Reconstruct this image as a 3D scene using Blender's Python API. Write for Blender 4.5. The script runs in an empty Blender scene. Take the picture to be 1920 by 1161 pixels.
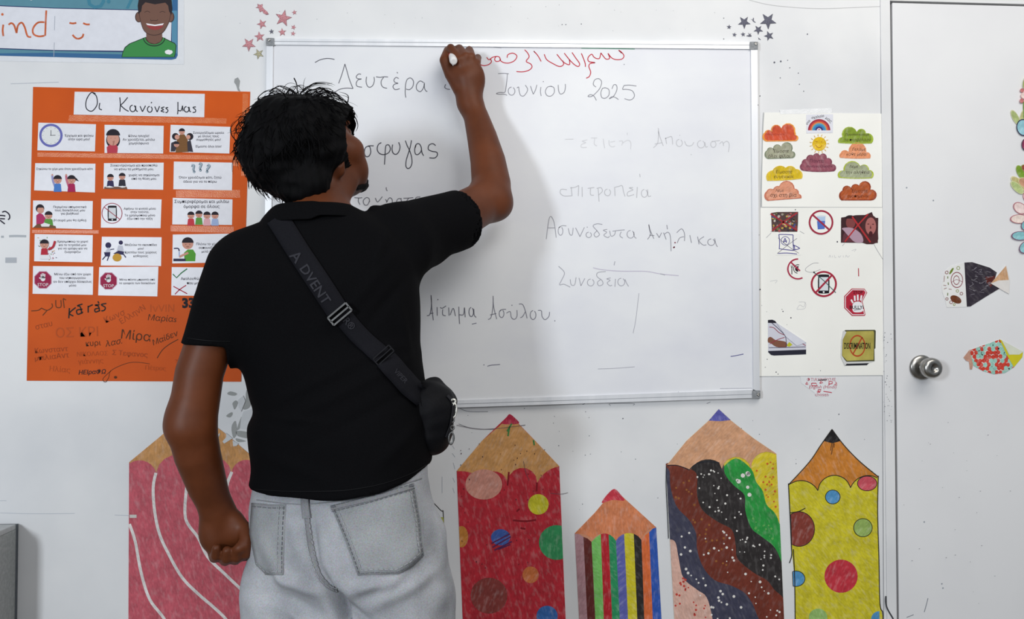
import bpy, bmesh, math, random
import numpy as np
from mathutils import Vector, Matrix
from mathutils.bvhtree import BVHTree
random.seed(7); np.random.seed(7)
scene = bpy.context.scene
COL = scene.collection
R = math.radians

# ---------------------------------------------------------------- camera
FPX = 1683.0
CAM = Vector((0.0, -2.2, 1.27))
YAW, PITCH = R(4.0), R(1.5)
FWD = Vector((math.sin(YAW)*math.cos(PITCH), math.cos(YAW)*math.cos(PITCH), math.sin(PITCH)))
RGT = Vector((math.cos(YAW), -math.sin(YAW), 0))
UPV = RGT.cross(FWD)
cam_d = bpy.data.cameras.new('camera'); cam = bpy.data.objects.new('camera', cam_d); COL.objects.link(cam)
cam.matrix_world = Matrix(((RGT.x, UPV.x, -FWD.x, CAM.x), (RGT.y, UPV.y, -FWD.y, CAM.y), (RGT.z, UPV.z, -FWD.z, CAM.z), (0, 0, 0, 1)))
cam_d.sensor_width = 36.0; cam_d.lens = FPX/1920*36.0
cam_d.clip_start = 0.05
scene.camera = cam

# ---------------------------------------------------------------- world, lamps, exposure
world = bpy.data.worlds.new('world'); scene.world = world; world.use_nodes = True
bg = world.node_tree.nodes['Background']
bg.inputs['Color'].default_value = (0.86, 0.93, 1.0, 1); bg.inputs['Strength'].default_value = 0.30

def area(name, loc, target, sx, sy, power, col):
    l = bpy.data.lights.new(name, 'AREA'); l.shape = 'RECTANGLE'; l.size = sx; l.size_y = sy; l.energy = power; l.color = col
    o = bpy.data.objects.new(name, l); COL.objects.link(o); o.location = loc
    o.rotation_euler = (Vector(target)-Vector(loc)).to_track_quat('-Z', 'Y').to_euler()
    return o
area('window_light', (-2.15, -3.8, 1.72), (0.0, 0, 1.5), 0.42, 0.6, 78, (0.88, 0.94, 1.0))
area('ceiling_light', (1.15, -1.55, 2.85), (1.0, -0.3, 1.6), 1.8, 1.0, 23, (1.0, 0.95, 0.88))
area('rear_window_light', (0.62, -3.9, 2.45), (0.2, 0, 1.6), 1.6, 0.9, 31, (0.97, 0.98, 1.0))
scene.view_settings.view_transform = 'Standard'; scene.view_settings.look = 'None'
scene.view_settings.gamma = 1.0; scene.view_settings.use_curve_mapping = False
scene.view_settings.exposure = -0.06

# ---------------------------------------------------------------- helpers
def ray(px, py):
    return FWD + RGT*((px-960.0)/FPX) + UPV*((580.5-py)/FPX)
def W(px, py, y=0.0):
    r = ray(px, py); t = (y-CAM.y)/r.y
    return CAM + r*t
def lin(c):
    out = []
    for v in c:
        v = v/255.0
        out.append(v/12.92 if v <= 0.04045 else ((v+0.055)/1.055)**2.4)
    return tuple(out)+(1.0,)
_m = {}
def M(c, kind='print', rough=0.6):
    """kind: print / crayon / plain"""
    key = (tuple(c), kind, rough)
    if key in _m: return _m[key]
    m = bpy.data.materials.new('%s_%d_%d_%d' % ((kind,)+tuple(int(v) for v in c))); m.use_nodes = True
    nt = m.node_tree; b = nt.nodes['Principled BSDF']
    b.inputs['Roughness'].default_value = rough
    b.inputs['Base Color'].default_value = lin(c)
    b.inputs['Specular IOR Level'].default_value = 0.16
    if kind in ('crayon', 'glitter', 'paper'):
        tc = nt.nodes.new('ShaderNodeTexCoord'); mp = nt.nodes.new('ShaderNodeMapping')
        m0 = nt.nodes.new('ShaderNodeMapping'); m0.inputs['Rotation'].default_value = (0, random.uniform(-0.9, 0.9), 0)
        nt.links.new(tc.outputs['Object'], m0.inputs['Vector']); nt.links.new(m0.outputs[0], mp.inputs['Vector'])
        n1 = nt.nodes.new('ShaderNodeTexNoise'); n2 = nt.nodes.new('ShaderNodeTexNoise')
        if kind == 'crayon':
            mp.inputs['Scale'].default_value = (1.0, 1.0, 0.42)
            n1.inputs['Scale'].default_value = 240; n2.inputs['Scale'].default_value = 30; lo, hi = 0.76, 1.16
            n1.inputs['Detail'].default_value = 3
        elif kind == 'glitter':
            n1.inputs['Scale'].default_value = 420; n2.inputs['Scale'].default_value = 900; lo, hi = 0.45, 1.5
        else:
            n1.inputs['Scale'].default_value = 9; n2.inputs['Scale'].default_value = 60; lo, hi = 0.955, 1.03
        nt.links.new(mp.outputs[0], n1.inputs['Vector']); nt.links.new(mp.outputs[0] if kind != 'crayon' else tc.outputs['Object'], n2.inputs['Vector'])
        ad = nt.nodes.new('ShaderNodeMath'); ad.operation = 'ADD'
        nt.links.new(n1.outputs['Fac'], ad.inputs[0]); nt.links.new(n2.outputs['Fac'], ad.inputs[1])
        mr = nt.nodes.new('ShaderNodeMapRange'); mr.inputs['From Min'].default_value = 0.72; mr.inputs['From Max'].default_value = 1.28
        mr.inputs['To Min'].default_value = lo; mr.inputs['To Max'].default_value = hi
        nt.links.new(ad.outputs[0], mr.inputs['Value'])
        vm = nt.nodes.new('ShaderNodeVectorMath'); vm.operation = 'SCALE'
        vm.inputs[0].default_value = lin(c)[:3]
        nt.links.new(mr.outputs[0], vm.inputs['Scale'])
        if kind == 'crayon':   # the paper shows through where the crayon skipped
            mx = nt.nodes.new('ShaderNodeMix'); mx.data_type = 'RGBA'
            m2 = nt.nodes.new('ShaderNodeMapRange'); m2.inputs['From Min'].default_value = 0.50; m2.inputs['From Max'].default_value = 0.85
            m2.inputs['To Min'].default_value = 0.0; m2.inputs['To Max'].default_value = 0.24 if max(c) > 125 else 0.10
            n3 = nt.nodes.new('ShaderNodeTexNoise'); n3.inputs['Scale'].default_value = 110; n3.inputs['Detail'].default_value = 5; nt.links.new(mp.outputs[0], n3.inputs['Vector'])
            nt.links.new(n3.outputs['Fac'], m2.inputs['Value'])
            nt.links.new(m2.outputs[0], mx.inputs['Factor']); nt.links.new(vm.outputs[0], mx.inputs['A'])
            mx.inputs['B'].default_value = (0.78, 0.74, 0.72, 1)
            nt.links.new(mx.outputs['Result'], b.inputs['Base Color'])
        else:
            nt.links.new(vm.outputs[0], b.inputs['Base Color'])
    _m[key] = m
    return m
def wloc(o):
    v = Vector(o.location)
    while o.parent: o = o.parent; v += o.location
    return v
def link(name, verts, faces, mats, parent=None, midx=None, smooth=False, origin=None):
    vs = np.array(verts, dtype=np.float64)
    c = Vector((vs.min(0)+vs.max(0))/2) if origin is None else Vector(origin)
    me = bpy.data.meshes.new(name)
    me.from_pydata((vs-np.array(c)).tolist(), [], faces if isinstance(faces, list) else faces.tolist())
    for m in (mats if isinstance(mats, (list, tuple)) else [mats]): me.materials.append(m)
    if midx is not None: me.polygons.foreach_set('material_index', midx)
    if smooth: me.polygons.foreach_set('use_smooth', [True]*len(me.polygons))
    me.update()
    o = bpy.data.objects.new(name, me); COL.objects.link(o)
    if parent: o.parent = parent; o.location = c-wloc(parent)
    else: o.location = c
    return o
def tag(o, label=None, cat=None, group=None, kind=None):
    if label: o['label'] = label
    if cat: o['category'] = cat
    if group: o['group'] = group
    if kind: o['kind'] = kind
    return o
def empty(name, loc, label=None, cat=None, group=None):
    o = bpy.data.objects.new(name, None); COL.objects.link(o); o.location = loc; o.empty_display_size = 0.05
    return tag(o, label, cat, group)
def area2(p):
    return sum(p[i][0]*p[(i+1) % len(p)][1]-p[(i+1) % len(p)][0]*p[i][1] for i in range(len(p)))
def ccw(p):   # orientation so that the face normal looks at the camera (-y); px y points down
    return list(p) if area2(p) < 0 else list(p)[::-1]
def slab(name, pts, yb, th, mat, parent=None):
    p = ccw(pts); n = len(p)
    v = [W(x, y, yb-th) for x, y in p]+[W(x, y, yb) for x, y in p]
    f = [list(range(n)), list(range(2*n-1, n-1, -1))]+[[i, i+n, (i+1) % n+n, (i+1) % n] for i in range(n)]
    return link(name, v, f, mat, parent)
def flat(name, polys, mat, y, parent):
    v, f = [], []
    for p in polys:
        if len(p) < 3: continue
        p = ccw(p); f.append(list(range(len(v), len(v)+len(p)))); v += [W(a, b, y) for a, b in p]
    return link(name, v, f, mat, parent)
def ell(cx, cy, rx, ry=None, n=28, a0=0, a1=360, rot=0):
    ry = rx if ry is None else ry; full = abs(a1-a0) >= 360
    out = []; k = n if full else n+1
    cr, sr = math.cos(R(rot)), math.sin(R(rot))
    for i in range(k):
        a = R(a0+(a1-a0)*i/n); x, y = rx*math.cos(a), ry*math.sin(a)
        out.append((cx+x*cr-y*sr, cy+x*sr+y*cr))
    return out
def rect(x0, y0, x1, y1): return [(x0, y0), (x1, y0), (x1, y1), (x0, y1)]
def spline(pts, n=6, closed=False):
    if len(pts) < 3: return [tuple(p) for p in pts]
    P = [np.array(p, float) for p in pts]; out = []
    m = len(P)
    for i in range(m if closed else m-1):
        if closed: a, b, c, d = P[(i-1) % m], P[i], P[(i+1) % m], P[(i+2) % m]
        else: a, b, c, d = P[max(i-1, 0)], P[i], P[i+1], P[min(i+2, m-1)]
        for k in range(n):
            t = k/n
            out.append(tuple(0.5*((2*b)+(c-a)*t+(2*a-5*b+4*c-d)*t*t+(3*b-a-3*c+d)*t**3)))
    if not closed: out.append(tuple(P[-1]))
    return out
def ribbon(pts, w, sm=True, closed=False, taper=False):
    """quads of a stroke of width w (px)"""
    s = spline(pts, 5, closed) if sm else [tuple(p) for p in pts]
    if closed: s = s+[s[0]]
    q = []; L, Rr = [], []
    for i, (x, y) in enumerate(s):
        x0, y0 = s[max(i-1, 0)]; x1, y1 = s[min(i+1, len(s)-1)]
        dx, dy = x1-x0, y1-y0; l = math.hypot(dx, dy) or 1
        ww = w*(0.35+0.65*math.sin(math.pi*min(1, max(0.0, i/(len(s)-1))))) if taper else w
        nx, ny = -dy/l*ww/2, dx/l*ww/2
        L.append((x+nx, y+ny)); Rr.append((x-nx, y-ny))
    for i in range(len(s)-1): q.append([L[i], L[i+1], Rr[i+1], Rr[i]])
    return q
def ring(cx, cy, r0, r1, a0=0, a1=360, n=36, ry=1.0):
    o = []
    for i in range(n):
        a, b = R(a0+(a1-a0)*i/n), R(a0+(a1-a0)*(i+1)/n)
        o.append([(cx+r1*math.cos(a), cy+ry*r1*math.sin(a)), (cx+r1*math.cos(b), cy+ry*r1*math.sin(b)),
                  (cx+r0*math.cos(b), cy+ry*r0*math.sin(b)), (cx+r0*math.cos(a), cy+ry*r0*math.sin(a))])
    return o
def clip(poly, a, b):
    """keep the part of poly on the left-hand (in px frame) side of a->b"""
    def s(p): return (b[0]-a[0])*(p[1]-a[1])-(b[1]-a[1])*(p[0]-a[0])
    out = []
    for i in range(len(poly)):
        p, q = poly[i], poly[(i+1) % len(poly)]; sp, sq = s(p), s(q)
        if sp >= 0: out.append(p)
        if sp*sq < 0:
            t = sp/(sp-sq); out.append((p[0]+t*(q[0]-p[0]), p[1]+t*(q[1]-p[1])))
    return out
def tf(pts, x0, y0, s):
    return [(x0+p[0]/s, y0+p[1]/s) for p in pts]
def lobes(cusps, bul=0.45, n=7, closed=True):
    """outline with an outward arc between neighbouring cusps; bul = sagitta / chord, may be a list"""
    out = []; m = len(cusps)
    for i in range(m if closed else m-1):
        p, q = cusps[i], cusps[(i+1) % m]; b = bul[i] if isinstance(bul, (list, tuple)) else bul
        dx, dy = q[0]-p[0], q[1]-p[1]; c = math.hypot(dx, dy)
        if abs(b) < 1e-3: out.append(p); continue
        nx, ny = dy/c, -dx/c
        h = b*c; rad = (c*c/4+h*h)/(2*abs(h)); half = math.asin(min(1, c/2/rad))
        if abs(b) > 0.5: half = math.pi-half
        mx, my = (p[0]+q[0])/2, (p[1]+q[1])/2
        for k in range(n):
            t = k/n; a = -half+2*half*t
            u = rad*math.sin(a)/c; w = (rad*math.cos(a)-rad*math.cos(half))*(1 if b > 0 else -1)
            out.append((mx+dx*u+nx*w, my+dy*u+ny*w))
    if not closed: out.append(cusps[-1])
    return out
class Art:
    """flat print: many coloured polygons, each call one layer higher"""
    def __init__(s, y, step=0.00006): s.y = y; s.step = step; s.k = 0; s.v = []; s.f = []; s.mi = []; s.m = []
    def add(s, polys, mat):
        if not polys: return s
        if not isinstance(polys[0], (list,)) : polys = [polys]
        if mat not in s.m: s.m.append(mat)
        i = s.m.index(mat); y = s.y-s.step*s.k; s.k += 1
        for p in polys:
            if len(p) < 3: continue
            p = ccw(p); s.f.append(list(range(len(s.v), len(s.v)+len(p)))); s.v += [W(a, b, y) for a, b in p]; s.mi.append(i)
        return s
    def raw(s, pts2, faces, mat):
        if mat not in s.m: s.m.append(mat)
        i = s.m.index(mat); y = s.y-s.step*s.k; s.k += 1; n = len(s.v)
        s.v += [W(a, b, y) for a, b in pts2]; s.f += [[n+j for j in f] for f in faces]; s.mi += [i]*len(faces)
        return s
    def text(s, body, x, y, mat, w=None, h=None, rot=0, bold=0.0, lh=1.0, align='CENTER', shear=0, xs=1.0):
        v, f = text_mesh(body, bold, lh, align, shear)
        if not v: return s
        xs_ = [a for a, b in v]; ys_ = [b for a, b in v]
        bw, bh = max(xs_)-min(xs_), max(ys_)-min(ys_)
        sc = w/bw if w else h/bh
        sy = sc if not (w and h) else h/bh
        cx, cy = (max(xs_)+min(xs_))/2, (max(ys_)+min(ys_))/2
        cr, sr = math.cos(R(rot)), math.sin(R(rot)); o = []
        for a, b in v:
            a, b = (a-cx)*sc*xs, -(b-cy)*sy
            o.append((x+a*cr-b*sr, y+a*sr+b*cr))
        return s.raw(o, f, mat)
    def build(s, name, parent):
        return link(name, s.v, s.f, s.m, parent, s.mi)
_t = {}
def text_mesh(body, bold, lh, align, shear):
    k = (body, bold, lh, align, shear)
    if k in _t: return _t[k]
    c = bpy.data.curves.new('t', 'FONT'); c.body = body; c.size = 1; c.space_line = lh; c.align_x = align; c.shear = shear
    c.offset = bold; c.resolution_u = 2; c.fill_mode = 'FRONT'
    o = bpy.data.objects.new('t', c); COL.objects.link(o)
    dg = bpy.context.evaluated_depsgraph_get(); e = o.evaluated_get(dg); me = e.to_mesh()
    v = [(q.co.x, q.co.y) for q in me.vertices]; f = [list(p.vertices)[:: (1 if p.normal.z > 0 else -1)] for p in me.polygons]
    e.to_mesh_clear(); bpy.data.objects.remove(o); bpy.data.curves.remove(c)
    _t[k] = (v, f); return _t[k]
def strokes(name, L, w, mat, y, parent, T=None):
    q = []
    for s in L:
        if len(s) == 1:
            x, yy = s[0] if not T else tf(s, *T)[0]
            q.append(ell(x, yy, w*0.75, n=8)); continue
        s = tf(s, *T) if T else s
        q += ribbon(s, w)
    return flat(name, q, mat, y, parent)
def E(cx, cy, rx, ry=None):   # a handwritten o
    p = ell(cx, cy, rx, ry, n=9, a0=-60, a1=310); return p

# ---------------------------------------------------------------- materials of the setting
def noise_mat(name, c1, c2, scale, rough=0.6, bump=0.0, stretch=(1, 1, 1), lo=0.4, hi=0.7, spec=0.3, metallic=0.0, detail=5):
    m = bpy.data.materials.new(name); m.use_nodes = True; nt = m.node_tree; b = nt.nodes['Principled BSDF']
    tc = nt.nodes.new('ShaderNodeTexCoord'); mp = nt.nodes.new('ShaderNodeMapping'); mp.inputs['Scale'].default_value = stretch
    n = nt.nodes.new('ShaderNodeTexNoise'); n.inputs['Scale'].default_value = scale; n.inputs['Detail'].default_value = detail
    r = nt.nodes.new('ShaderNodeValToRGB'); r.color_ramp.elements[0].position = lo; r.color_ramp.elements[1].position = hi
    r.color_ramp.elements[0].color = lin(c1); r.color_ramp.elements[1].color = lin(c2)
    nt.links.new(tc.outputs['Object'], mp.inputs[0]); nt.links.new(mp.outputs[0], n.inputs['Vector'])
    nt.links.new(n.outputs['Fac'], r.inputs[0]); nt.links.new(r.outputs[0], b.inputs['Base Color'])
    b.inputs['Roughness'].default_value = rough; b.inputs['Specular IOR Level'].default_value = spec; b.inputs['Metallic'].default_value = metallic
    if bump:
        n2 = nt.nodes.new('ShaderNodeTexNoise'); n2.inputs['Scale'].default_value = scale*6; nt.links.new(mp.outputs[0], n2.inputs['Vector'])
        bp = nt.nodes.new('ShaderNodeBump'); bp.inputs['Strength'].default_value = bump; bp.inputs['Distance'].default_value = 0.002
        nt.links.new(n2.outputs['Fac'], bp.inputs['Height']); nt.links.new(bp.outputs[0], b.inputs['Normal'])
    return m
WALL = noise_mat('painted_wall', (214, 215, 217), (229, 229, 229), 3.2, 0.45, 0.12, lo=0.3, hi=0.62, detail=8)
DOORM = noise_mat('painted_door', (221, 221, 223), (229, 229, 230), 2.4, 0.38, 0.05, lo=0.3, hi=0.6, detail=7)
DARK = M((38, 40, 44), 'print')
FLOORM = noise_mat('vinyl_floor', (98, 92, 86), (118, 112, 104), 14, 0.5)
ALU = noise_mat('aluminium', (222, 224, 228), (234, 235, 238), 30, 0.38, 0, (1, 1, 0.05), spec=0.5, metallic=0.35)
GREYPL = noise_mat('grey_plastic', (126, 129, 132), (150, 152, 155), 200, 0.5)
CHROME = noise_mat('brushed_steel', (150, 148, 144), (186, 184, 180), 60, 0.28, 0, spec=0.5, metallic=1.0)

def box(name, lo, hi, mat, parent=None, bev=0.0):
    bm = bmesh.new(); bmesh.ops.create_cube(bm, size=1)
    lo, hi = Vector(lo), Vector(hi); c = (lo+hi)/2; s = hi-lo
    for v in bm.verts: v.co = Vector((v.co.x*s.x, v.co.y*s.y, v.co.z*s.z))
    if bev: bmesh.ops.bevel(bm, geom=bm.edges[:], offset=bev, segments=2, affect='EDGES', profile=0.6)
    me = bpy.data.meshes.new(name); bm.to_mesh(me); bm.free(); me.materials.append(mat)
    o = bpy.data.objects.new(name, me); COL.objects.link(o)
    if parent: o.parent = parent; o.location = c-wloc(parent)
    else: o.location = c
    return o
def lathe(name, prof, axis_o, mat, parent, n=32, d='y'):
    """prof: (dist along -y from axis_o, radius)"""
    v, f = [], []
    for (t, r) in prof:
        for k in range(n):
            a = 2*math.pi*k/n; v.append((axis_o[0]+r*math.cos(a), axis_o[1]-t, axis_o[2]+r*math.sin(a)))
    for i in range(len(prof)-1):
        for k in range(n):
            f.append([i*n+k, i*n+(k+1) % n, (i+1)*n+(k+1) % n, (i+1)*n+k])
    f.append([(len(prof)-1)*n+k for k in range(n)]); f.append([n-1-k for k in range(n)])
    return link(name, v, f, mat, parent, smooth=True)

# ---------------------------------------------------------------- setting
ZT = 2.9
xg0 = W(1674, 580).x; xg1 = W(1681, 580).x; xd1 = xg1+0.86; zdt = 2.12
bm_v, bm_f = [], []
def wallpiece(x0, z0, x1, z1, th=0.1):
    n = len(bm_v)
    for (x, y, z) in [(x0, 0, z0), (x1, 0, z0), (x1, 0, z1), (x0, 0, z1), (x0, th, z0), (x1, th, z0), (x1, th, z1), (x0, th, z1)]: bm_v.append((x, y, z))
    bm_f.extend([[n+a for a in q] for q in ([0, 1, 2, 3], [5, 4, 7, 6], [4, 0, 3, 7], [1, 5, 6, 2], [3, 2, 6, 7], [4, 5, 1, 0])])
wallpiece(-2.6, 0, xg0, ZT); wallpiece(xg0, zdt, xd1, ZT); wallpiece(xd1, 0, 3.4, ZT)
wall = tag(link('wall_back', bm_v, bm_f, WALL), kind='structure')
tag(box('floor', (-2.6, -4.2, -0.05), (3.4, 0.1, 0), FLOORM), kind='structure')
door = tag(box('door_1', (xg1, 0.004, 0.008), (xd1-0.004, 0.044, zdt-0.004), DOORM, bev=0.0015), kind='structure')
box('dark_gap_backing', (xg0, 0.046, 0), (xd1, 0.06, zdt), DARK, door)  # backing sheet behind the door, coloured dark to stand for shade in the gap
# jamb strip left of the door, standing 4 mm proud
tag(box('trim_1', (W(1656, 580).x, -0.004, 0), (xg0, 0.0, ZT-0.02), WALL, bev=0.0015), kind='structure')
flat('panel_seam', [ribbon([(1651, -40), (1653, 400), (1655, 800), (1657, 1180)], 1.3, False)[i] for i in range(3)], M((150, 152, 156)), -0.0006, wall)
# door knob
kc = W(1727, 689, 0.004)
kn = empty('door_knob', (kc.x, 0.004, kc.z)); kn.parent = door; kn.location = kn.location-door.location
prof = [(0, 0.031), (0.004, 0.0315), (0.007, 0.028), (0.009, 0.020)]
lathe('rosette', prof, kc, CHROME, kn)
lathe('knob', [(0.008, 0.011), (0.022, 0.012), (0.028, 0.019), (0.036, 0.0245), (0.048, 0.026), (0.057, 0.0245), (0.0625, 0.019), (0.0625, 0.008), (0.0605, 0.0075)], kc, CHROME, kn)
# ---- marks and damage on the wall
wm = lambda n, L, w, c, par=wall, y=-0.0005: strokes(n, L, w, M(c), y, par)
wm('pen_mark', [[(-30, 404), (0, 404), (10, 405)], [(4, 398), (10, 396.5), (17, 402), (18, 409), (15, 412)], [(0, 410), (9, 410.5)], [(0, 413), (5, 417), (9, 420)], [(-28, 398), (-20, 415), (-8, 400)]], 2.4, (40, 38, 52))
wm('grey_smudge', [[(2, 444), (7, 444)], [(17, 443), (30, 442.5), (49, 443)]], 4, (176, 181, 186))
wm('tape_residue', [[(10, 488), (31, 488)]], 10, (178, 182, 188))
flat('plaster_chip', [[(440, 148), (446, 145), (450, 152), (448, 165), (451, 172), (446, 170), (443, 160), (439, 154)]], M((150, 152, 152)), -0.0006, wall)
wm('pencil_line', [[(0, 939), (12, 939)], [(215, 966), (241, 967)], [(0, 962), (60, 963.5), (140, 963)], [(20, 157), (110, 154)]], 1.0, (186, 190, 198))
wm('pencil_line', [[(1405, 0), (1450, 10), (1530, 16), (1600, 14), (1650, 12)]], 0.9, (190, 190, 190))
random.seed(3)
dots = [(1452, 117, 1.8), (1464, 115, 1.8), (1481, 127, 1.0), (1497, 137, 1), (1463, 146, 1), (1499, 158, 1), (1507, 171, 1), (1514, 64, 1.3), (1477, 113, .9), (1357, 34, 1), (1357, 73, 1), (1054, 46, 1), (1061, 46, 1), (1090, 45, 1), (1425, 180, 1.2), (1421, 197, 1.2), (1427, 560, 1.6), (1430, 575, 1), (1427, 650, 1.5), (1431, 661, 1), (1430, 680, 2), (1433, 690, 1), (1573, 777, 1.2), (1168, 785, 1.2)]
for _ in range(70): dots.append((random.uniform(860, 1650), random.uniform(765, 1000), random.uniform(.4, .9)))
for _ in range(40): dots.append((random.uniform(1656, 1674), random.uniform(620, 800), random.uniform(.4, 1.0)))
for _ in range(26): dots.append((random.uniform(1690, 1900), random.uniform(760, 1150), random.uniform(.4, .8)))
for _ in range(30): dots.append((random.uniform(380, 1400), random.uniform(2, 60), random.uniform(.3, .6)))
tag(flat('ink_specks', [ell(x, y, r, n=6) for x, y, r in dots if x < 1656 or x > 1690], M((96, 98, 108)), -0.0007, wall), kind='stuff')
tag(flat('ink_specks', [ell(x, y, r, n=6) for x, y, r in dots if 1656 <= x <= 1674], M((120, 122, 128)), -0.0046, wall), kind='stuff')
wm('pen_mark', [[(860, 795), (885, 803), (930, 805), (985, 797)], [(862, 766), (880, 772), (915, 772)], [(1092, 759), (1097, 757)], [(1325, 757), (1332, 754)]], 0.9, (120, 122, 130))
wm('pen_mark', [[(1145, 761), (1145, 757), (1187, 757), (1187, 760)]], 0.8, (120, 122, 128))
wm('scuff_mark', [[(1661, 1118), (1661, 1130), (1664, 1142), (1675, 1161)]], 2.6, (60, 62, 66), wall, -0.0048)
wm('scuff_mark', [[(1740, 1122), (1737, 1134), (1733, 1148)], [(1700, 1158), (1713, 1153)]], 1.2, (120, 126, 136), door, 0.0036)
wm('scuff_mark', [[(1733, 979)], [(1766, 1095)], [(1768, 1103)], [(1750, 376)], [(1700, 352)]], 2.0, (150, 156, 164), door, 0.0036)
# peeled plaster patch left of the man's waist
pe = [[(426, 738), (432, 734), (444, 738), (440, 742), (430, 741)], [(462, 732), (472, 730), (470, 760), (461, 768), (455, 766), (460, 755)],
      [(424, 780), (434, 773), (436, 777), (431, 783)], [(436, 756), (442, 751), (446, 756), (440, 768), (437, 762)], [(449, 790), (453, 782), (450, 802), (444, 806)],
      [(436, 795), (442, 790), (444, 812), (438, 822), (434, 806)], [(442, 822), (458, 826), (460, 828), (446, 829)], [(444, 808), (470, 812), (468, 822), (446, 818)], [(405, 760), (411, 757), (409, 763)]]
flat('bare_plaster', [spline(p, 3, True) for p in pe], M((158, 160, 158), 'paper'), -0.0006, wall)
for p in [[(446, 750), (456, 742), (460, 752), (452, 772), (447, 764)], [(456, 772), (474, 766), (478, 778), (470, 790), (468, 806), (450, 804), (452, 786)],
          [(404, 818), (413, 812), (410, 820), (405, 823)], [(417, 828), (424, 820), (424, 812), (436, 822), (430, 826), (420, 832)], [(436, 826), (447, 832), (444, 836), (437, 837)]]:
    slab('paint_flake', p, -0.0002, 0.0022, M((206, 208, 210), 'paper'), wall)

# grey cupboard at the bottom left, its side facing the man
cc = W(30, 983, -0.016)
cup = tag(empty('cupboard', (cc.x-0.3, -0.2, 0)), 'grey cupboard cut off by the lower left corner of the photo, standing by the wall', 'cupboard')
CUPM = noise_mat('grey_laminate', (150, 154, 152), (168, 171, 170), 120, 0.45, 0.03)
x1 = cc.x; x0 = x1-0.6; zt = cc.z; yf = -0.15
box('back_panel', (x0+0.002, -0.016, 0.0), (x1-0.001, -0.002, zt-0.002), noise_mat('cupboard_edge_shade', (84, 90, 96), (96, 100, 106), 60), cup)  # back edge, toned dark to stand for the shadow gap at the wall too
box('side_panel', (x1-0.018, yf, 0.0), (x1, -0.0165, zt-0.012), CUPM, cup)
box('side_panel', (x0, yf, 0.0), (x0+0.018, -0.0165, zt-0.012), CUPM, cup)
box('top_panel', (x0, yf-0.002, zt-0.012), (x1, -0.0165, zt), noise_mat('cupboard_top', (176, 178, 178), (188, 190, 190), 60, 0.4), cup, bev=0.002)
dr = box('cupboard_door', (x0+0.002, yf-0.018, 0.05), (x1-0.002, yf-0.001, zt-0.014), CUPM, cup, bev=0.002)
box('handle', (x0+0.04, yf-0.04, zt-0.20), (x0+0.055, yf-0.019, zt-0.08), CHROME, dr, bev=0.003)
box('plinth', (x0+0.02, yf+0.02, 0), (x1-0.02, yf+0.035, 0.05), DARK, cup)

# ================================================================ whiteboard
YB = -0.012
TL, TR, BR, BL = (500, 72), (1420, 79), (1424.5, 746), (493.5, 776)
wb = tag(empty('whiteboard', W(960, 420, 0)), 'white dry-erase board with aluminium frame and handwriting, which the man writes on', 'whiteboard')
def whiteboard_mat():
    m = bpy.data.materials.new('whiteboard_enamel'); m.use_nodes = True; nt = m.node_tree; b = nt.nodes['Principled BSDF']
    tc = nt.nodes.new('ShaderNodeTexCoord')
    mp = nt.nodes.new('ShaderNodeMapping'); mp.inputs['Scale'].default_value = (1.0, 1, 1.5); mp.inputs['Rotation'].default_value = (0, R(6), 0)
    n = nt.nodes.new('ShaderNodeTexNoise'); n.inputs['Scale'].default_value = 2.6; n.inputs['Detail'].default_value = 6; n.inputs['Roughness'].default_value = 0.55
    nt.links.new(tc.outputs['Object'], mp.inputs[0]); nt.links.new(mp.outputs[0], n.inputs['Vector'])
    r = nt.nodes.new('ShaderNodeValToRGB'); cr = r.color_ramp
    cr.elements[0].position = 0.34; cr.elements[0].color = lin((220, 221, 227)); cr.elements[1].position = 0.62; cr.elements[1].color = lin((231, 232, 234))
    nt.links.new(n.outputs['Fac'], r.inputs[0]); nt.links.new(r.outputs[0], b.inputs['Base Color'])
    b.inputs['Roughness'].default_value = 0.33; b.inputs['Specular IOR Level'].default_value = 0.5
    return m
def lerp2(a, b, t): return (a[0]+(b[0]-a[0])*t, a[1]+(b[1]-a[1])*t)
FWp = 12.0
iTL, iTR, iBR, iBL = (TL[0]+FWp, TL[1]+FWp), (TR[0]-FWp, TR[1]+FWp+1), (BR[0]-FWp, BR[1]-FWp-3), (BL[0]+FWp, BL[1]-FWp-1)
slab('writing_surface', [iTL, iTR, iBR, iBL], 0.0, 0.0095, whiteboard_mat(), wb)
def frame_bar(pts):
    o = slab('frame_bar', pts, 0.0, 0.0135, ALU, wb); return o
frame_bar([lerp2(TL, TR, 0.012), lerp2(TL, TR, 0.988), lerp2(iTL, iTR, 0.999), lerp2(iTL, iTR, 0.001)])
frame_bar([lerp2(BL, BR, 0.012), lerp2(BL, BR, 0.988), lerp2(iBL, iBR, 0.999), lerp2(iBL, iBR, 0.001)])
frame_bar([lerp2(TL, BL, 0.017), lerp2(TL, BL, 0.983), lerp2(iTL, iBL, 0.999), lerp2(iTL, iBL, 0.001)])
frame_bar([lerp2(TR, BR, 0.017), lerp2(TR, BR, 0.983), lerp2(iTR, iBR, 0.999), lerp2(iTR, iBR, 0.001)])
fl = M((150, 153, 158))
for a, b in ((TL, TR), (BL, BR)):
    s = 5 if a is TL else -7
    flat('frame_groove', [[(a[0]+14, a[1]+s), (b[0]-14, b[1]+s), (b[0]-14, b[1]+s+1.0), (a[0]+14, a[1]+s+1.0)]], fl, -0.0137, wb)
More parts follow.
